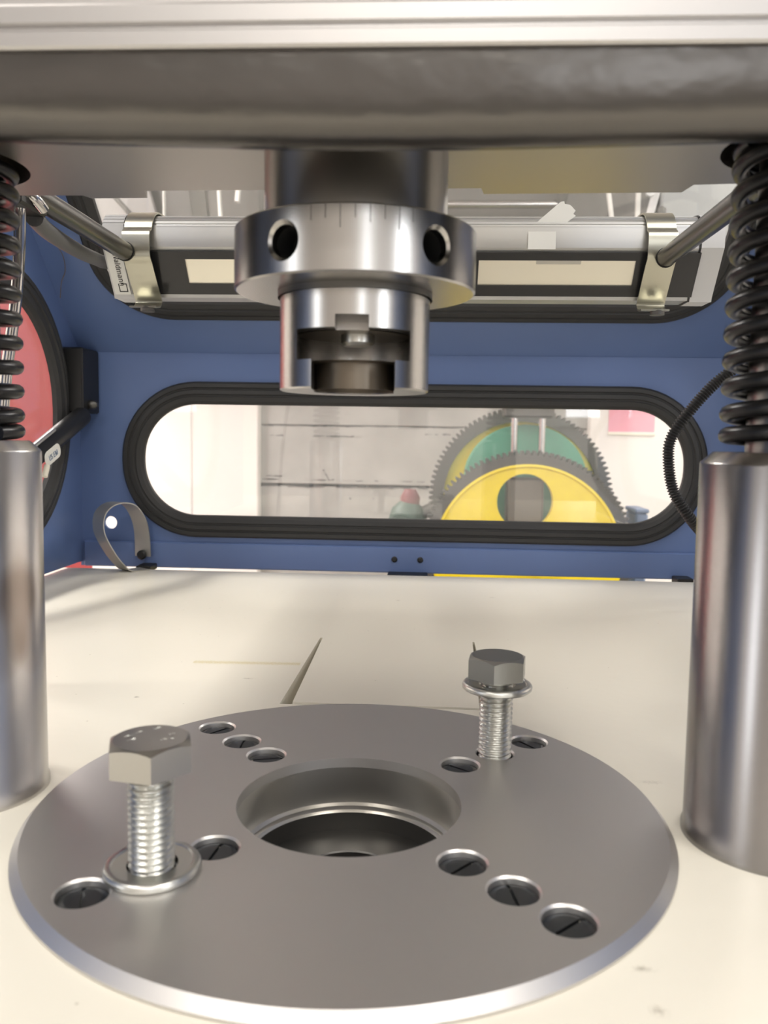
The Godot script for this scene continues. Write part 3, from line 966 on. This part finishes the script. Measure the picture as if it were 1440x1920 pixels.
	for b in [[0.0, 0.0030, 0.0052, 0.0005], [-0.0024, 0.0055, 0.0005, 0.0052], [0.0024, 0.0055, 0.0005, 0.0052], [0.0009, 0.0080, 0.0034, 0.0005]]:
		part("emblem_line", S().box(face.call(lx + 0.0010 + b[0], 0.0012 + b[1] - 0.0025, 0.0017), Vector3(b[2], b[3], 0.0002), 0.0, fb), M["ink"], strip)
	# rods that carry the lamp
	for q in [[-0.181, 0.1075, "left"], [0.133, 0.1050, "right"]]:
		var r := thing("support_rod", "dark steel rod carrying the %s end of the lamp" % q[2], "rod", at(q[0], q[1], -0.4912), 0.0, "rods carrying the lamp")
		part("rod", S().tube([Vector3(0, 0, 0.0005), Vector3(0, 0, 0.0015), Vector3(0, 0, 0.200)], [0.0046, 0.0053, 0.0053], 28), M["rod steel"], r)
		part("end_nut", S().tube([Vector3(0, 0, 0.0), Vector3(0, 0, 0.0012)], 0.0057, 24), M["black plastic"], r)
	# paper tape flag stuck on the lamp
	var tape := thing("tape_flag", "torn white tape flag standing up from the lamp", "tape", at(0.0655, 0.1195, -0.5125))
	var flag := S()
	var fo := PackedVector2Array([Vector2(-0.003, -0.001), Vector2(-0.0050, 0.0075), Vector2(0.0085, 0.0190), Vector2(0.0105, 0.0192), Vector2(0.0108, 0.0178), Vector2(0.0140, 0.0172), Vector2(0.0158, 0.0155), Vector2(0.0172, 0.0140), Vector2(0.0160, 0.0122), Vector2(0.0175, 0.0112), Vector2(0.0065, 0.0030), Vector2(0.0020, 0.0026), Vector2(0.0010, -0.001)])
	flag.prism(fo, 0.0, 0.0003, func(a: float, b: float, h: float) -> Vector3: return Vector3(a, b, h + b * 0.08 + 0.011))
	part("strip", flag, M["white label"], tape)
	var back := S().box(Vector3(-0.002, -0.0035, 0.0150), Vector3(0.016, 0.010, 0.0003), 0.0)
	part("stuck_end", back, M["white label"], tape)

func hex_head(af: float, h: float, c: Vector3, turn: float) -> Shape:
	var s := S()
	var seg := 72
	var r0 := af / 2 * 0.94
	var rad := func(k: int) -> float:
		var a := fposmod(TAU * k / seg, PI / 3) - PI / 6
		return af / 2 / cos(a)
	for k in seg:
		var q := []
		for j in [k, k + 1]:
			var a: float = TAU * j / seg + turn
			var d := Vector3(sin(a), 0, cos(a))
			var rh: float = rad.call(j % seg)
			q.append([c + d * r0 + Vector3(0, h, 0), c + d * rh + Vector3(0, h - (rh - r0) * 0.55, 0), c + d * rh, d])
		var up := Vector3.UP
		s.tri(c + Vector3(0, h, 0), q[0][0], q[1][0], up, up, up)
		var n0: Vector3 = (q[0][3] * 0.48 + up).normalized()
		var n1: Vector3 = (q[1][3] * 0.48 + up).normalized()
		s.quad(q[0][0], q[1][0], q[1][1], q[0][1], n0, n1, n1, n0)
		var fa := (floorf((k + 0.5) / (seg / 6.0)) + 0.5) * PI / 3 + turn
		var fn := Vector3(sin(fa), 0, cos(fa))
		s.quad(q[0][1], q[1][1], q[1][2], q[0][2], fn, fn, fn, fn)
		s.tri(c, q[0][2], q[1][2], -up, -up, -up)
	return s

func thread(r: float, y0: float, y1: float) -> Shape:
	var s := S()
	var pitch := 0.00175
	var seg := 40
	var rows := int((y1 - y0) / pitch * 8)
	var val := func(i: int, k: int) -> float:
		var y := lerpf(y0, y1, float(i) / rows)
		var f := fposmod(y / pitch - float(k) / seg, 1.0)
		var tooth := clampf(1.0 - absf(f - 0.5) * 2.0, 0.08, 0.86)
		var fade := clampf((y1 - 0.0012 - y) / 0.001, 0.0, 1.0)
		return r - 0.0010 * (1.0 - tooth * 1.0) * fade - 0.0001
	var pos := func(i: int, k: int) -> Vector3:
		var a := TAU * k / seg
		return Vector3(sin(a), 0, cos(a)) * val.call(i, k) + Vector3(0, lerpf(y0, y1, float(i) / rows), 0)
	for i in rows:
		for k in seg:
			var a := TAU * k / seg
			var b := TAU * (k + 1) / seg
			var slope: float = (val.call(i + 1, k) - val.call(i, k)) / ((y1 - y0) / rows)
			var n0 := (Vector3(sin(a), -slope, cos(a))).normalized()
			var n1 := (Vector3(sin(b), -slope, cos(b))).normalized()
			s.quad(pos.call(i, k), pos.call(i, k + 1), pos.call(i + 1, k + 1), pos.call(i + 1, k), n0, n1, n1, n0)
	return s

func washer(called: String, label: String, p: Vector3) -> Node3D:
	var t := thing(called, label, "washer", p, 0.0, "washers on the bolts")
	part("ring", S().lathe([Vector2(0.0067, 0), Vector2(0.0122, 0), Vector2(0.0127, 0.0005), Vector2(0.0128, 0.0013), Vector2(0.0124, 0.0021), Vector2(0.0118, 0.0025), Vector2(0.0108, 0.0025), Vector2(0.0104, 0.0021), Vector2(0.0067, 0.0019), Vector2(0.0067, 0)], 64), M["zinc"], t)
	return t

func bolts() -> void:
	var b := thing("hex_bolt", "zinc plated hexagon bolt with a scuffed head, front left on the flange", "bolt", at(-0.0711, PLATE, -0.2068), 0.0, "bolts in the flange")
	part("shank", thread(0.0063, -0.0032, 0.0285), M["zinc"], b)
	part("head", hex_head(0.0202, 0.0082, Vector3(0, 0.0280, 0), deg_to_rad(19.0)), M["zinc head"], b)
	var rng := RandomNumberGenerator.new()
	rng.seed = 8
	for q in [[-0.0058, -0.0008, 0.6], [-0.0046, 0.0018, 0.7], [-0.0042, -0.0036, 0.5], [0.0048, -0.0030, 0.4], [0.0046, 0.0006, 0.5], [-0.0004, -0.0072, 0.2]]:
		var m := S()
		for k in 3:
			m.box(Vector3(q[0] + rng.randf_range(-0.0006, 0.0006) + (k - 1) * 0.0007, 0.0362, q[1] + (k - 1) * -0.0006), Vector3(0.0010, 0.0002, 0.0003), 0.00006, Basis(Vector3.UP, q[2] + rng.randf_range(-0.9, 0.9)))
		part("stamped_mark", m, M["zinc"], b)
	var c := copy(b, at(0.0266, PLATE, -0.2982), deg_to_rad(-29.0), "dull hexagon bolt with its washer high under the head, rear right on the flange")
	for k in c.get_children():
		if String(k.name).begins_with("stamped"):
			c.remove_child(k)
			k.free()
	for k in c.get_children():
		if k.name == "head":
			k.mesh = hex_head(0.0196, 0.0080, Vector3(0, 0.0288, 0), deg_to_rad(19.0)).mesh(M["dull zinc"] if M.has("dull zinc") else mat("dull zinc", Color(0.60, 0.60, 0.58), 0.36, 1.0))
	washer("washer", "plated washer lying flat on the flange around the front left bolt", at(-0.0709, PLATE, -0.2068))
	washer("washer", "plated washer caught high under the head of the rear right bolt", at(0.0268, PLATE + 0.0243, -0.2982))

func small_things() -> void:
	# spring strip bent to a loop between table and guard
	var st := thing("bent_strap", "springy grey metal strap bent to a loop in the rear left corner", "strap", at(0, 0, 0))
	var pts := [Vector3(-0.2480, -0.1178, -0.7110), Vector3(-0.2600, -0.1176, -0.7005), Vector3(-0.2660, -0.1120, -0.6975), Vector3(-0.2730, -0.1000, -0.6930), Vector3(-0.2800, -0.0830, -0.6900), Vector3(-0.2800, -0.0680, -0.6930), Vector3(-0.2735, -0.0600, -0.7020), Vector3(-0.2640, -0.0610, -0.7140), Vector3(-0.2590, -0.0720, -0.7240), Vector3(-0.2570, -0.0870, -0.7300), Vector3(-0.2570, -0.1100, -0.7330)]
	var path := smooth_path(pts, 70)
	var ws := []
	for i in path.size():
		var u := float(i) / (path.size() - 1)
		var a := lerpf(0.62, 0.25, smoothstep(0.35, 1.0, u))
		ws.append(Vector3(cos(a), 0, sin(a)) * 0.0160)
	part("strip", S().strap(path, ws, 0.0009), M["spring strip"], st)
	part("screw", S().lathe([Vector2(0, 0), Vector2(0.0042, 0), Vector2(0.0042, 0.003), Vector2(0.003, 0.0042), Vector2(0, 0.0042)], 18, Vector3(-0.2575, -0.1085, -0.7325), Basis(Vector3.RIGHT, PI / 2)), M["black plastic"], st)
	# black bracket and damper on the left wall
	var hb := thing("hinge_bracket", "black box bracket in the corner of the guard above the damper", "bracket", at(-0.3065, 0.046, -0.7200))
	part("body", S().box(Vector3.ZERO, Vector3(0.0185, 0.056, 0.036), 0.0015), M["black plastic"], hb)
	part("flange", S().box(Vector3(0.004, 0.002, 0.0172), Vector3(0.0085, 0.050, 0.0012), 0.0003), M["black enamel"], hb)
	part("ball_stud", S().lathe([Vector2(0, -0.003), Vector2(0.0036, -0.002), Vector2(0.0045, 0.001), Vector2(0.0036, 0.004), Vector2(0.0018, 0.006), Vector2(0, 0.006)], 18, Vector3(0.0105, -0.0205, 0.004), Basis(Vector3.BACK, -PI / 2)), M["dark steel"], hb)
	var gs := thing("gas_damper", "black guard damper slanting down along the left window", "damper", at(-0.3000, 0.0160, -0.7080))
	var p1 := Vector3(-0.0005, -0.085, 0.23)
	var dir := p1.normalized()
	part("cylinder", S().tube([Vector3.ZERO, dir * 0.003, dir * 0.245], [0.006, 0.0082, 0.0082], 24), M["black plastic"], gs)
	part("bright_edge", S().tube([dir * 0.062 + Vector3(0.002, 0.0082, 0.002), dir * 0.110 + Vector3(0.002, 0.0082, 0.002)], 0.0016, 10), M["aluminium"], gs)
	var side := dir.cross(Vector3.UP).normalized() * -1.0
	var up := side.cross(dir).normalized()
	if up.y < 0: up = -up
	var fb := Basis(-dir, up, (-dir).cross(up))
	if fb.z.x < 0: fb = Basis(-dir, -up, (-dir).cross(-up))
	var lab := S()
	var lc := dir * 0.0835 + Vector3(0.0086, -0.0035, 0)
	lab.prism(rounded(0.0135, 0.0056, 0.0050), 0.0, 0.0006, func(a: float, b: float, h: float) -> Vector3: return lc + (-dir) * a + up * b + Vector3(1, 0, 0) * h)
	var tg := part("tag", lab, M["white label"], gs, "small white tag with blue lettering")
	var tm := TextMesh.new()
	tm.text = "US EM"
	var f := SystemFont.new()
	f.font_names = PackedStringArray(["Droid Sans"])
	tm.font = f
	tm.font_size = 32
	tm.pixel_size = 0.0056 / 32.0
	tm.depth = 0.0002
	tm.material = M["blue ink"]
	var word := MeshInstance3D.new()
	word.name = "lettering"
	word.mesh = tm
	tg.add_child(word, true)
	word.basis = Basis(-dir, up, Vector3(1, 0, 0)).orthonormalized()
	word.position = lc + Vector3(0.0008, 0, 0) - up * 0.0006
	part("cord_end", S().tube([lc + dir * 0.012 + Vector3(0.001, -0.004, 0), lc + dir * 0.017 + Vector3(0.001, -0.0105, 0)], 0.0022, 10), M["pale card"], gs)
	# ribbed hose at the right
	var rh := thing("corrugated_hose", "thin black corrugated hose curving before the right end of rear window", "hose", at(0, 0, 0))
	var hp := smooth_path([Vector3(0.252, 0.078, -0.62), Vector3(0.2214, 0.0585, -0.60), Vector3(0.2003, 0.0416, -0.60), Vector3(0.1828, 0.0208, -0.60), Vector3(0.1722, 0.0037, -0.60), Vector3(0.1706, -0.0114, -0.60), Vector3(0.1750, -0.0341, -0.60), Vector3(0.1865, -0.0520, -0.60), Vector3(0.2050, -0.0700, -0.61), Vector3(0.2400, -0.1000, -0.63), Vector3(0.262, -0.1145, -0.65)], 720)
	var rr := []
	for i in hp.size():
		rr.append(0.0036 + 0.0007 * sin(i * TAU / 5.0))
	part("ribbed_tube", S().tube(hp, rr, 14), M["black plastic"], rh)
	# clamp block, bent tube and cable at the left rod
	var cb := thing("clamp_block", "black clamp block at the front of the left lamp rod", "clamp", at(-0.1875, 0.1060, -0.3720))
	part("block", S().box(Vector3.ZERO, Vector3(0.0190, 0.0135, 0.026), 0.0012), M["black plastic"], cb)
	part("screw", S().lathe([Vector2(0, 0), Vector2(0.0022, 0), Vector2(0.0022, 0.001), Vector2(0, 0.0016)], 14, Vector3(0.004, -0.0005, 0.0128), Basis(Vector3.RIGHT, PI / 2)), M["dark steel"], cb)
	var bt := thing("bent_tube", "bright bent steel tube hanging beside the left spring", "tube", at(0, 0, 0))
	part("pipe", S().tube(smooth_path([Vector3(-0.1760, 0.1010, -0.376), Vector3(-0.1765, 0.1035, -0.370), Vector3(-0.1790, 0.1052, -0.368), Vector3(-0.1820, 0.1040, -0.368), Vector3(-0.1838, 0.0980, -0.37), Vector3(-0.1846, 0.0812, -0.37), Vector3(-0.1866, 0.0601, -0.37), Vector3(-0.1896, 0.0412, -0.37), Vector3(-0.1919, 0.0268, -0.37), Vector3(-0.195, 0.0, -0.37), Vector3(-0.199, -0.04, -0.37), Vector3(-0.203, -0.1190, -0.37)], 90), 0.0026, 14), M["chrome"], bt)
	var lc2 := thing("lamp_cable", "grey cable running under the left rod to the lamp end", "cable", at(0, 0, 0))
	part("sheath", S().tube(smooth_path([Vector3(-0.183, 0.0985, -0.382), Vector3(-0.1860, 0.0975, -0.400), Vector3(-0.1905, 0.0985, -0.430), Vector3(-0.1960, 0.1010, -0.465), Vector3(-0.2040, 0.1060, -0.505), Vector3(-0.2060, 0.1075, -0.520), Vector3(-0.2020, 0.1085, -0.530), Vector3(-0.1960, 0.1085, -0.5305)], 60), 0.0040, 14), M["grey cable"], lc2)
	part("gland", S().tube([Vector3(-0.2060, 0.1085, -0.5305), Vector3(-0.1965, 0.1085, -0.5305)], 0.0058, 12), M["light grey cap"], lc2)
	var th := thing("loose_thread", "fine brown thread hanging on the blue wall at left", "thread", at(0, 0, 0))
	part("strand", S().tube(smooth_path([Vector3(-0.3100, 0.1130, -0.690), Vector3(-0.3060, 0.1250, -0.684), Vector3(-0.3010, 0.1330, -0.680), Vector3(-0.2960, 0.1420, -0.665), Vector3(-0.2990, 0.1520, -0.655), Vector3(-0.3040, 0.1640, -0.640)], 40), 0.0003, 6), M["hair"], th)
	# the red cabinet at the left
	var rc := thing("red_cabinet", "red steel cabinet standing outside the left window", "cabinet", at(-1.05, -1.1, -1.62))
	part("body", S().box(Vector3(0, 0.80, 0), Vector3(0.5, 1.60, 0.64), 0.012), M["red paint"], rc)
	part("plinth", S().box(Vector3(0, 0.03, 0), Vector3(0.46, 0.06, 0.60)), M["black plastic"], rc)
	part("door_seam", S().box(Vector3(0.2505, 0.85, 0.1), Vector3(0.001, 1.4, 0.006)), M["shadow black"], rc)
	part("notice", S().box(Vector3(0.2515, 1.41, 0.12), Vector3(0.0015, 0.06, 0.05)), M["pale card"], rc, "small cream notice")

func gear(o: Node3D, z: float, c: Vector2, ro: float, ri: float, teeth: int, thick: float) -> void:
	var out := PackedVector2Array()
	var inn := PackedVector2Array()
	for k in teeth * 4:
		var a := TAU * k / (teeth * 4)
		var r := ro if k % 4 < 2 else ro - 0.012
		out.append(c + Vector2(cos(a), sin(a)) * r)
		inn.append(c + Vector2(cos(a), sin(a)) * ri)
	var s := S()
	var n := out.size()
	for k in n:
		var j := (k + 1) % n
		for zz: float in [z, z - thick]:
			var f := Vector3(0, 0, 1.0 if zz == z else -1.0)
			s.flat(Vector3(out[k].x, out[k].y, zz), Vector3(out[j].x, out[j].y, zz), Vector3(inn[j].x, inn[j].y, zz), Vector3(inn[k].x, inn[k].y, zz), f)
		var m := (out[k] + out[j]) / 2 - c
		s.flat(Vector3(out[k].x, out[k].y, z), Vector3(out[j].x, out[j].y, z), Vector3(out[j].x, out[j].y, z - thick), Vector3(out[k].x, out[k].y, z - thick), Vector3(m.x, m.y, 0))
		s.flat(Vector3(inn[k].x, inn[k].y, z), Vector3(inn[j].x, inn[j].y, z), Vector3(inn[j].x, inn[j].y, z - thick), Vector3(inn[k].x, inn[k].y, z - thick), -Vector3(m.x, m.y, 0))
	part("toothed_ring", s, M["gear iron"], o)

func machine_beyond() -> void:
	# yellow and green machine with two big gears, seen through the rear window; local origin on the floor
	var t := thing("gear_machine", "yellow and green machine with two large toothed gears beyond the rear window", "machine", at(0, -1.1, 0))
	var cf := Vector2(0.2655, -0.311 + 1.1)
	var cr := Vector2(0.268, -0.169 + 1.1)
	gear(t, -2.190, cf, 0.285, 0.248, 112, 0.05)
	gear(t, -2.400, cr, 0.264, 0.222, 104, 0.05)
	# front disc with a round window in it
	var disc := csg_root("yellow_disc", t, M["yellow paint"])
	cut(cyl(0.249, 0.03, 96), disc, Vector3(cf.x, cf.y, -2.205), CSGShape3D.OPERATION_UNION).rotation.x = PI / 2
	cut(cyl(0.0735, 0.1, 48), disc, Vector3(0.2565, -0.161 + 1.1, -2.205)).rotation.x = PI / 2
	part("disc_rim", S().lathe([Vector2(0.249, -0.006), Vector2(0.249, 0.004), Vector2(0.243, 0.005), Vector2(0.239, 0.0), Vector2(0.239, -0.006)], 96, Vector3(cf.x, cf.y, -2.190), Basis(Vector3.RIGHT, PI / 2)), M["yellow paint"], t)
	part("rear_disc", S().lathe([Vector2(0, -0.015), Vector2(0.223, -0.015), Vector2(0.223, 0.0), Vector2(0, 0.0)], 96, Vector3(cr.x, cr.y, -2.415), Basis(Vector3.RIGHT, PI / 2)), M["yellow paint"], t)
	var gp := PackedVector2Array()
	for k in 64:
		var a := TAU * k / 64
		gp.append(Vector2(0.2695 + cos(a) * 0.1665, -0.1075 + 1.1 + sin(a) * 0.1510))
	part("green_housing", S().prism(gp, -2.40, -2.30, func(a: float, b: float, h: float) -> Vector3: return Vector3(a, b, h), 20.0), M["green paint"], t, "rounded green housing between the gears")
	for x in [0.2310, 0.3050]:
		part("tie_rod", S().tube([Vector3(x, -0.40 + 1.1, -2.265), Vector3(x, 0.085 + 1.1, -2.265)], 0.0095, 14), M["chrome"], t)
	part("top_bridge", S().box(Vector3(0.267, 0.085 + 1.1, -2.275), Vector3(0.135, 0.05, 0.07), 0.006), M["gear iron"], t)
	part("axle_block", S().box(Vector3(0.262, -0.20 + 1.1, -2.262), Vector3(0.10, 0.20, 0.05), 0.006), M["brown steel"], t)
	part("axle", S().tube([Vector3(cf.x, cf.y, -2.45), Vector3(cf.x, cf.y, -2.15)], 0.03, 24), M["gear iron"], t)
	part("frame", S().box(Vector3(0.27, 0.33, -2.34), Vector3(0.44, 0.66, 0.16), 0.01), M["green paint"], t)
	part("foot", S().box(Vector3(0.27, 0.04, -2.34), Vector3(0.60, 0.08, 0.36), 0.01), M["yellow paint"], t)
	part("cross_shaft", S().tube([Vector3(0.0, -0.34 + 1.1, -2.28), Vector3(0.55, -0.34 + 1.1, -2.28)], 0.016, 14), M["gear iron"], t)
	# green valve body at the left and grey box at the right of the gears
	var v := thing("valve_body", "small green valve with a red cap left of the gears", "valve", at(-0.055, -1.1, -2.33))
	part("body", S().lathe([Vector2(0, 0.70), Vector2(0.030, 0.70), Vector2(0.055, 0.80), Vector2(0.058, 0.86), Vector2(0.045, 0.905), Vector2(0.022, 0.925), Vector2(0, 0.925)], 32), M["dull green"] if M.has("dull green") else mat("dull green", Color(0.27, 0.35, 0.31), 0.5), v)
	part("cap", S().lathe([Vector2(0, 0.915), Vector2(0.026, 0.915), Vector2(0.028, 0.935), Vector2(0.016, 0.958), Vector2(0, 0.958)], 24, Vector3(0.006, 0, 0)), mat("dull red", Color(0.46, 0.24, 0.25), 0.5), v)
	part("outlet", S().tube([Vector3(-0.02, 0.86, 0.02), Vector3(-0.02, 0.86, 0.085)], 0.034, 24), M["dull green"], v)
	part("side_arm", S().tube([Vector3(0.02, 0.88, 0), Vector3(0.07, 0.905, 0.0)], 0.018, 16), M["gear iron"], v)
	part("stand", S().tube([Vector3(0, 0.0, 0), Vector3(0, 0.71, 0)], 0.022, 16), M["gear iron"], v)
	var bx := thing("grey_box", "blue grey steel box right of the gears", "box", at(0.605, -1.1, -2.42))
	part("body", S().box(Vector3(0, 0.45, 0), Vector3(0.036, 0.90, 0.12), 0.006), M["slate paint"], bx)
	part("lid", S().box(Vector3(0, 0.906, 0), Vector3(0.039, 0.012, 0.126), 0.003), M["slate paint"], bx)
	# bright white wall pieces either side of the block wall
	var wp := thing("white_pier", "bright white wall pier left of the painted block wall", "pier", at(-1.17, -1.1, -3.17))
	part("shaft", S().box(Vector3(0, 1.45, 0), Vector3(1.04, 2.9, 0.06), 0.004), M["white wall"], wp)
	part("edge_strip", S().box(Vector3(0.26, 1.45, 0.0315), Vector3(0.006, 2.9, 0.003)), M["ceiling paint"], wp)
	var pt := thing("white_partition", "bright white partition right of the painted block wall", "partition", at(1.30, -1.1, -3.17))
	part("panel", S().box(Vector3(0, 1.45, 0), Vector3(1.40, 2.9, 0.06), 0.004), M["white wall"], pt)
	var po := thing("pink_notice", "pink paper notice pinned on the white partition", "notice", at(0.752, 0.0785, -3.1385))
	part("sheet", S().box(Vector3(0, 0.050, 0.0), Vector3(0.168, 0.19, 0.002), 0.0), M["pink paper"], po)
	part("holder_edge", S().box(Vector3(0, -0.048, 0.001), Vector3(0.174, 0.012, 0.004), 0.001), M["pale card"], po)

func shelves_beyond() -> void:
	# what shows through the strip of sloping window above the lamp: a grey machine housing with posts and pipes
	var t := thing("grey_machine", "grey sheet steel machine head seen above the lamp", "machine", at(0, -1.1, -2.75))
	mat("beige grey", Color(0.39, 0.38, 0.365), 0.45)
	part("housing", S().box(Vector3(-0.28, 1.88, -0.12), Vector3(2.00, 0.50, 0.16), 0.008), M["beige grey"], t)
	for x in [-0.6, 0.6]:
		part("wall_arm", S().box(Vector3(x, 1.90, -0.32), Vector3(0.06, 0.08, 0.26), 0.004), M["beige grey"], t)
	part("window_recess", S().box(Vector3(-0.53, 1.86, -0.037), Vector3(0.09, 0.30, 0.012), 0.003), M["gear iron"], t)
	part("dark_slot", S().box(Vector3(-0.775, 1.86, -0.037), Vector3(0.055, 0.34, 0.012), 0.003, Basis(Vector3.BACK, 0.12)), M["gear iron"], t)
	part("skew_cover", S().box(Vector3(-1.02, 1.86, 0.0), Vector3(0.20, 0.36, 0.02), 0.004, Basis(Vector3.BACK, 0.30)), mat("pale beige", Color(0.52, 0.51, 0.50), 0.4), t)
	part("cover_ridge", S().box(Vector3(-1.00, 1.83, 0.014), Vector3(0.014, 0.26, 0.012), 0.003, Basis(Vector3.BACK, 0.75)), M["gear iron"], t)
	part("pale_panel", S().box(Vector3(0.90, 1.88, -0.10), Vector3(0.34, 0.50, 0.16), 0.006), mat("pale grey", Color(0.62, 0.63, 0.63), 0.45), t)
	part("rail_band", S().box(Vector3(0.22, 1.775, -0.03), Vector3(0.62, 0.09, 0.03), 0.004), mat("dark beige", Color(0.34, 0.33, 0.32), 0.4), t)
	var pipe := thing("bright_pipe", "bright horizontal pipe on the grey machine above the lamp", "pipe", at(0.19, 0.745, -2.72))
	part("run", S().tube([Vector3(-0.16, 0, 0), Vector3(0.20, 0, 0)], 0.013, 16), M["chrome"], pipe)
	part("elbow", S().tube([Vector3(0.20, 0.0, 0), Vector3(0.215, 0.008, 0), Vector3(0.22, 0.03, 0), Vector3(0.22, 0.12, 0)], 0.016, 14), M["gear iron"], pipe)
	var px := [[-0.672, 0.009, 0.06, 0.58], [-0.606, 0.013, -0.10, 0.735], [-0.852, 0.004, 0.0, 0.58], [0.548, 0.010, 0.16, 0.58], [0.629, 0.012, 0.0, 0.58]]
	var lb := ["white upright left of the punch collar, the long clear one", "short bright upright end close beside the punch collar", "thin white upright nearest the left rod", "white upright with a slight lean right of the tape flag", "white upright near the right hanger"]
	for i in px.size():
		var low: float = px[i][3]
		var u := thing("upright_bar", lb[i], "upright", at(px[i][0], low, -2.66), 0.0, "white uprights above the lamp")
		var lean: float = px[i][2]
		var len := 1.80 - low
		part("bar", S().box(Vector3(-sin(lean) * (len / 2 - 0.12), len / 2, 0), Vector3(px[i][1], len / cos(lean), 0.02), 0.001, Basis(Vector3.BACK, lean)), M["white label"], u)
	var br := thing("bolted_bracket", "pale slanting bracket with two bolts by the right hanger", "bracket", at(0.668, 0.72, -2.64))
	part("arm", S().box(Vector3.ZERO, Vector3(0.022, 0.24, 0.015), 0.003, Basis(Vector3.BACK, -0.22)), M["light grey cap"], br)
	part("bolt", S().lathe([Vector2(0, 0), Vector2(0.014, 0), Vector2(0.014, 0.012), Vector2(0, 0.014)], 6, Vector3(0.025, -0.02, 0.008), Basis(Vector3.RIGHT, PI / 2)), M["dark steel"], br)
	part("bolt", S().lathe([Vector2(0, 0), Vector2(0.014, 0), Vector2(0.014, 0.012), Vector2(0, 0.014)], 6, Vector3(-0.012, 0.035, 0.008), Basis(Vector3.RIGHT, PI / 2)), M["aluminium"], br)
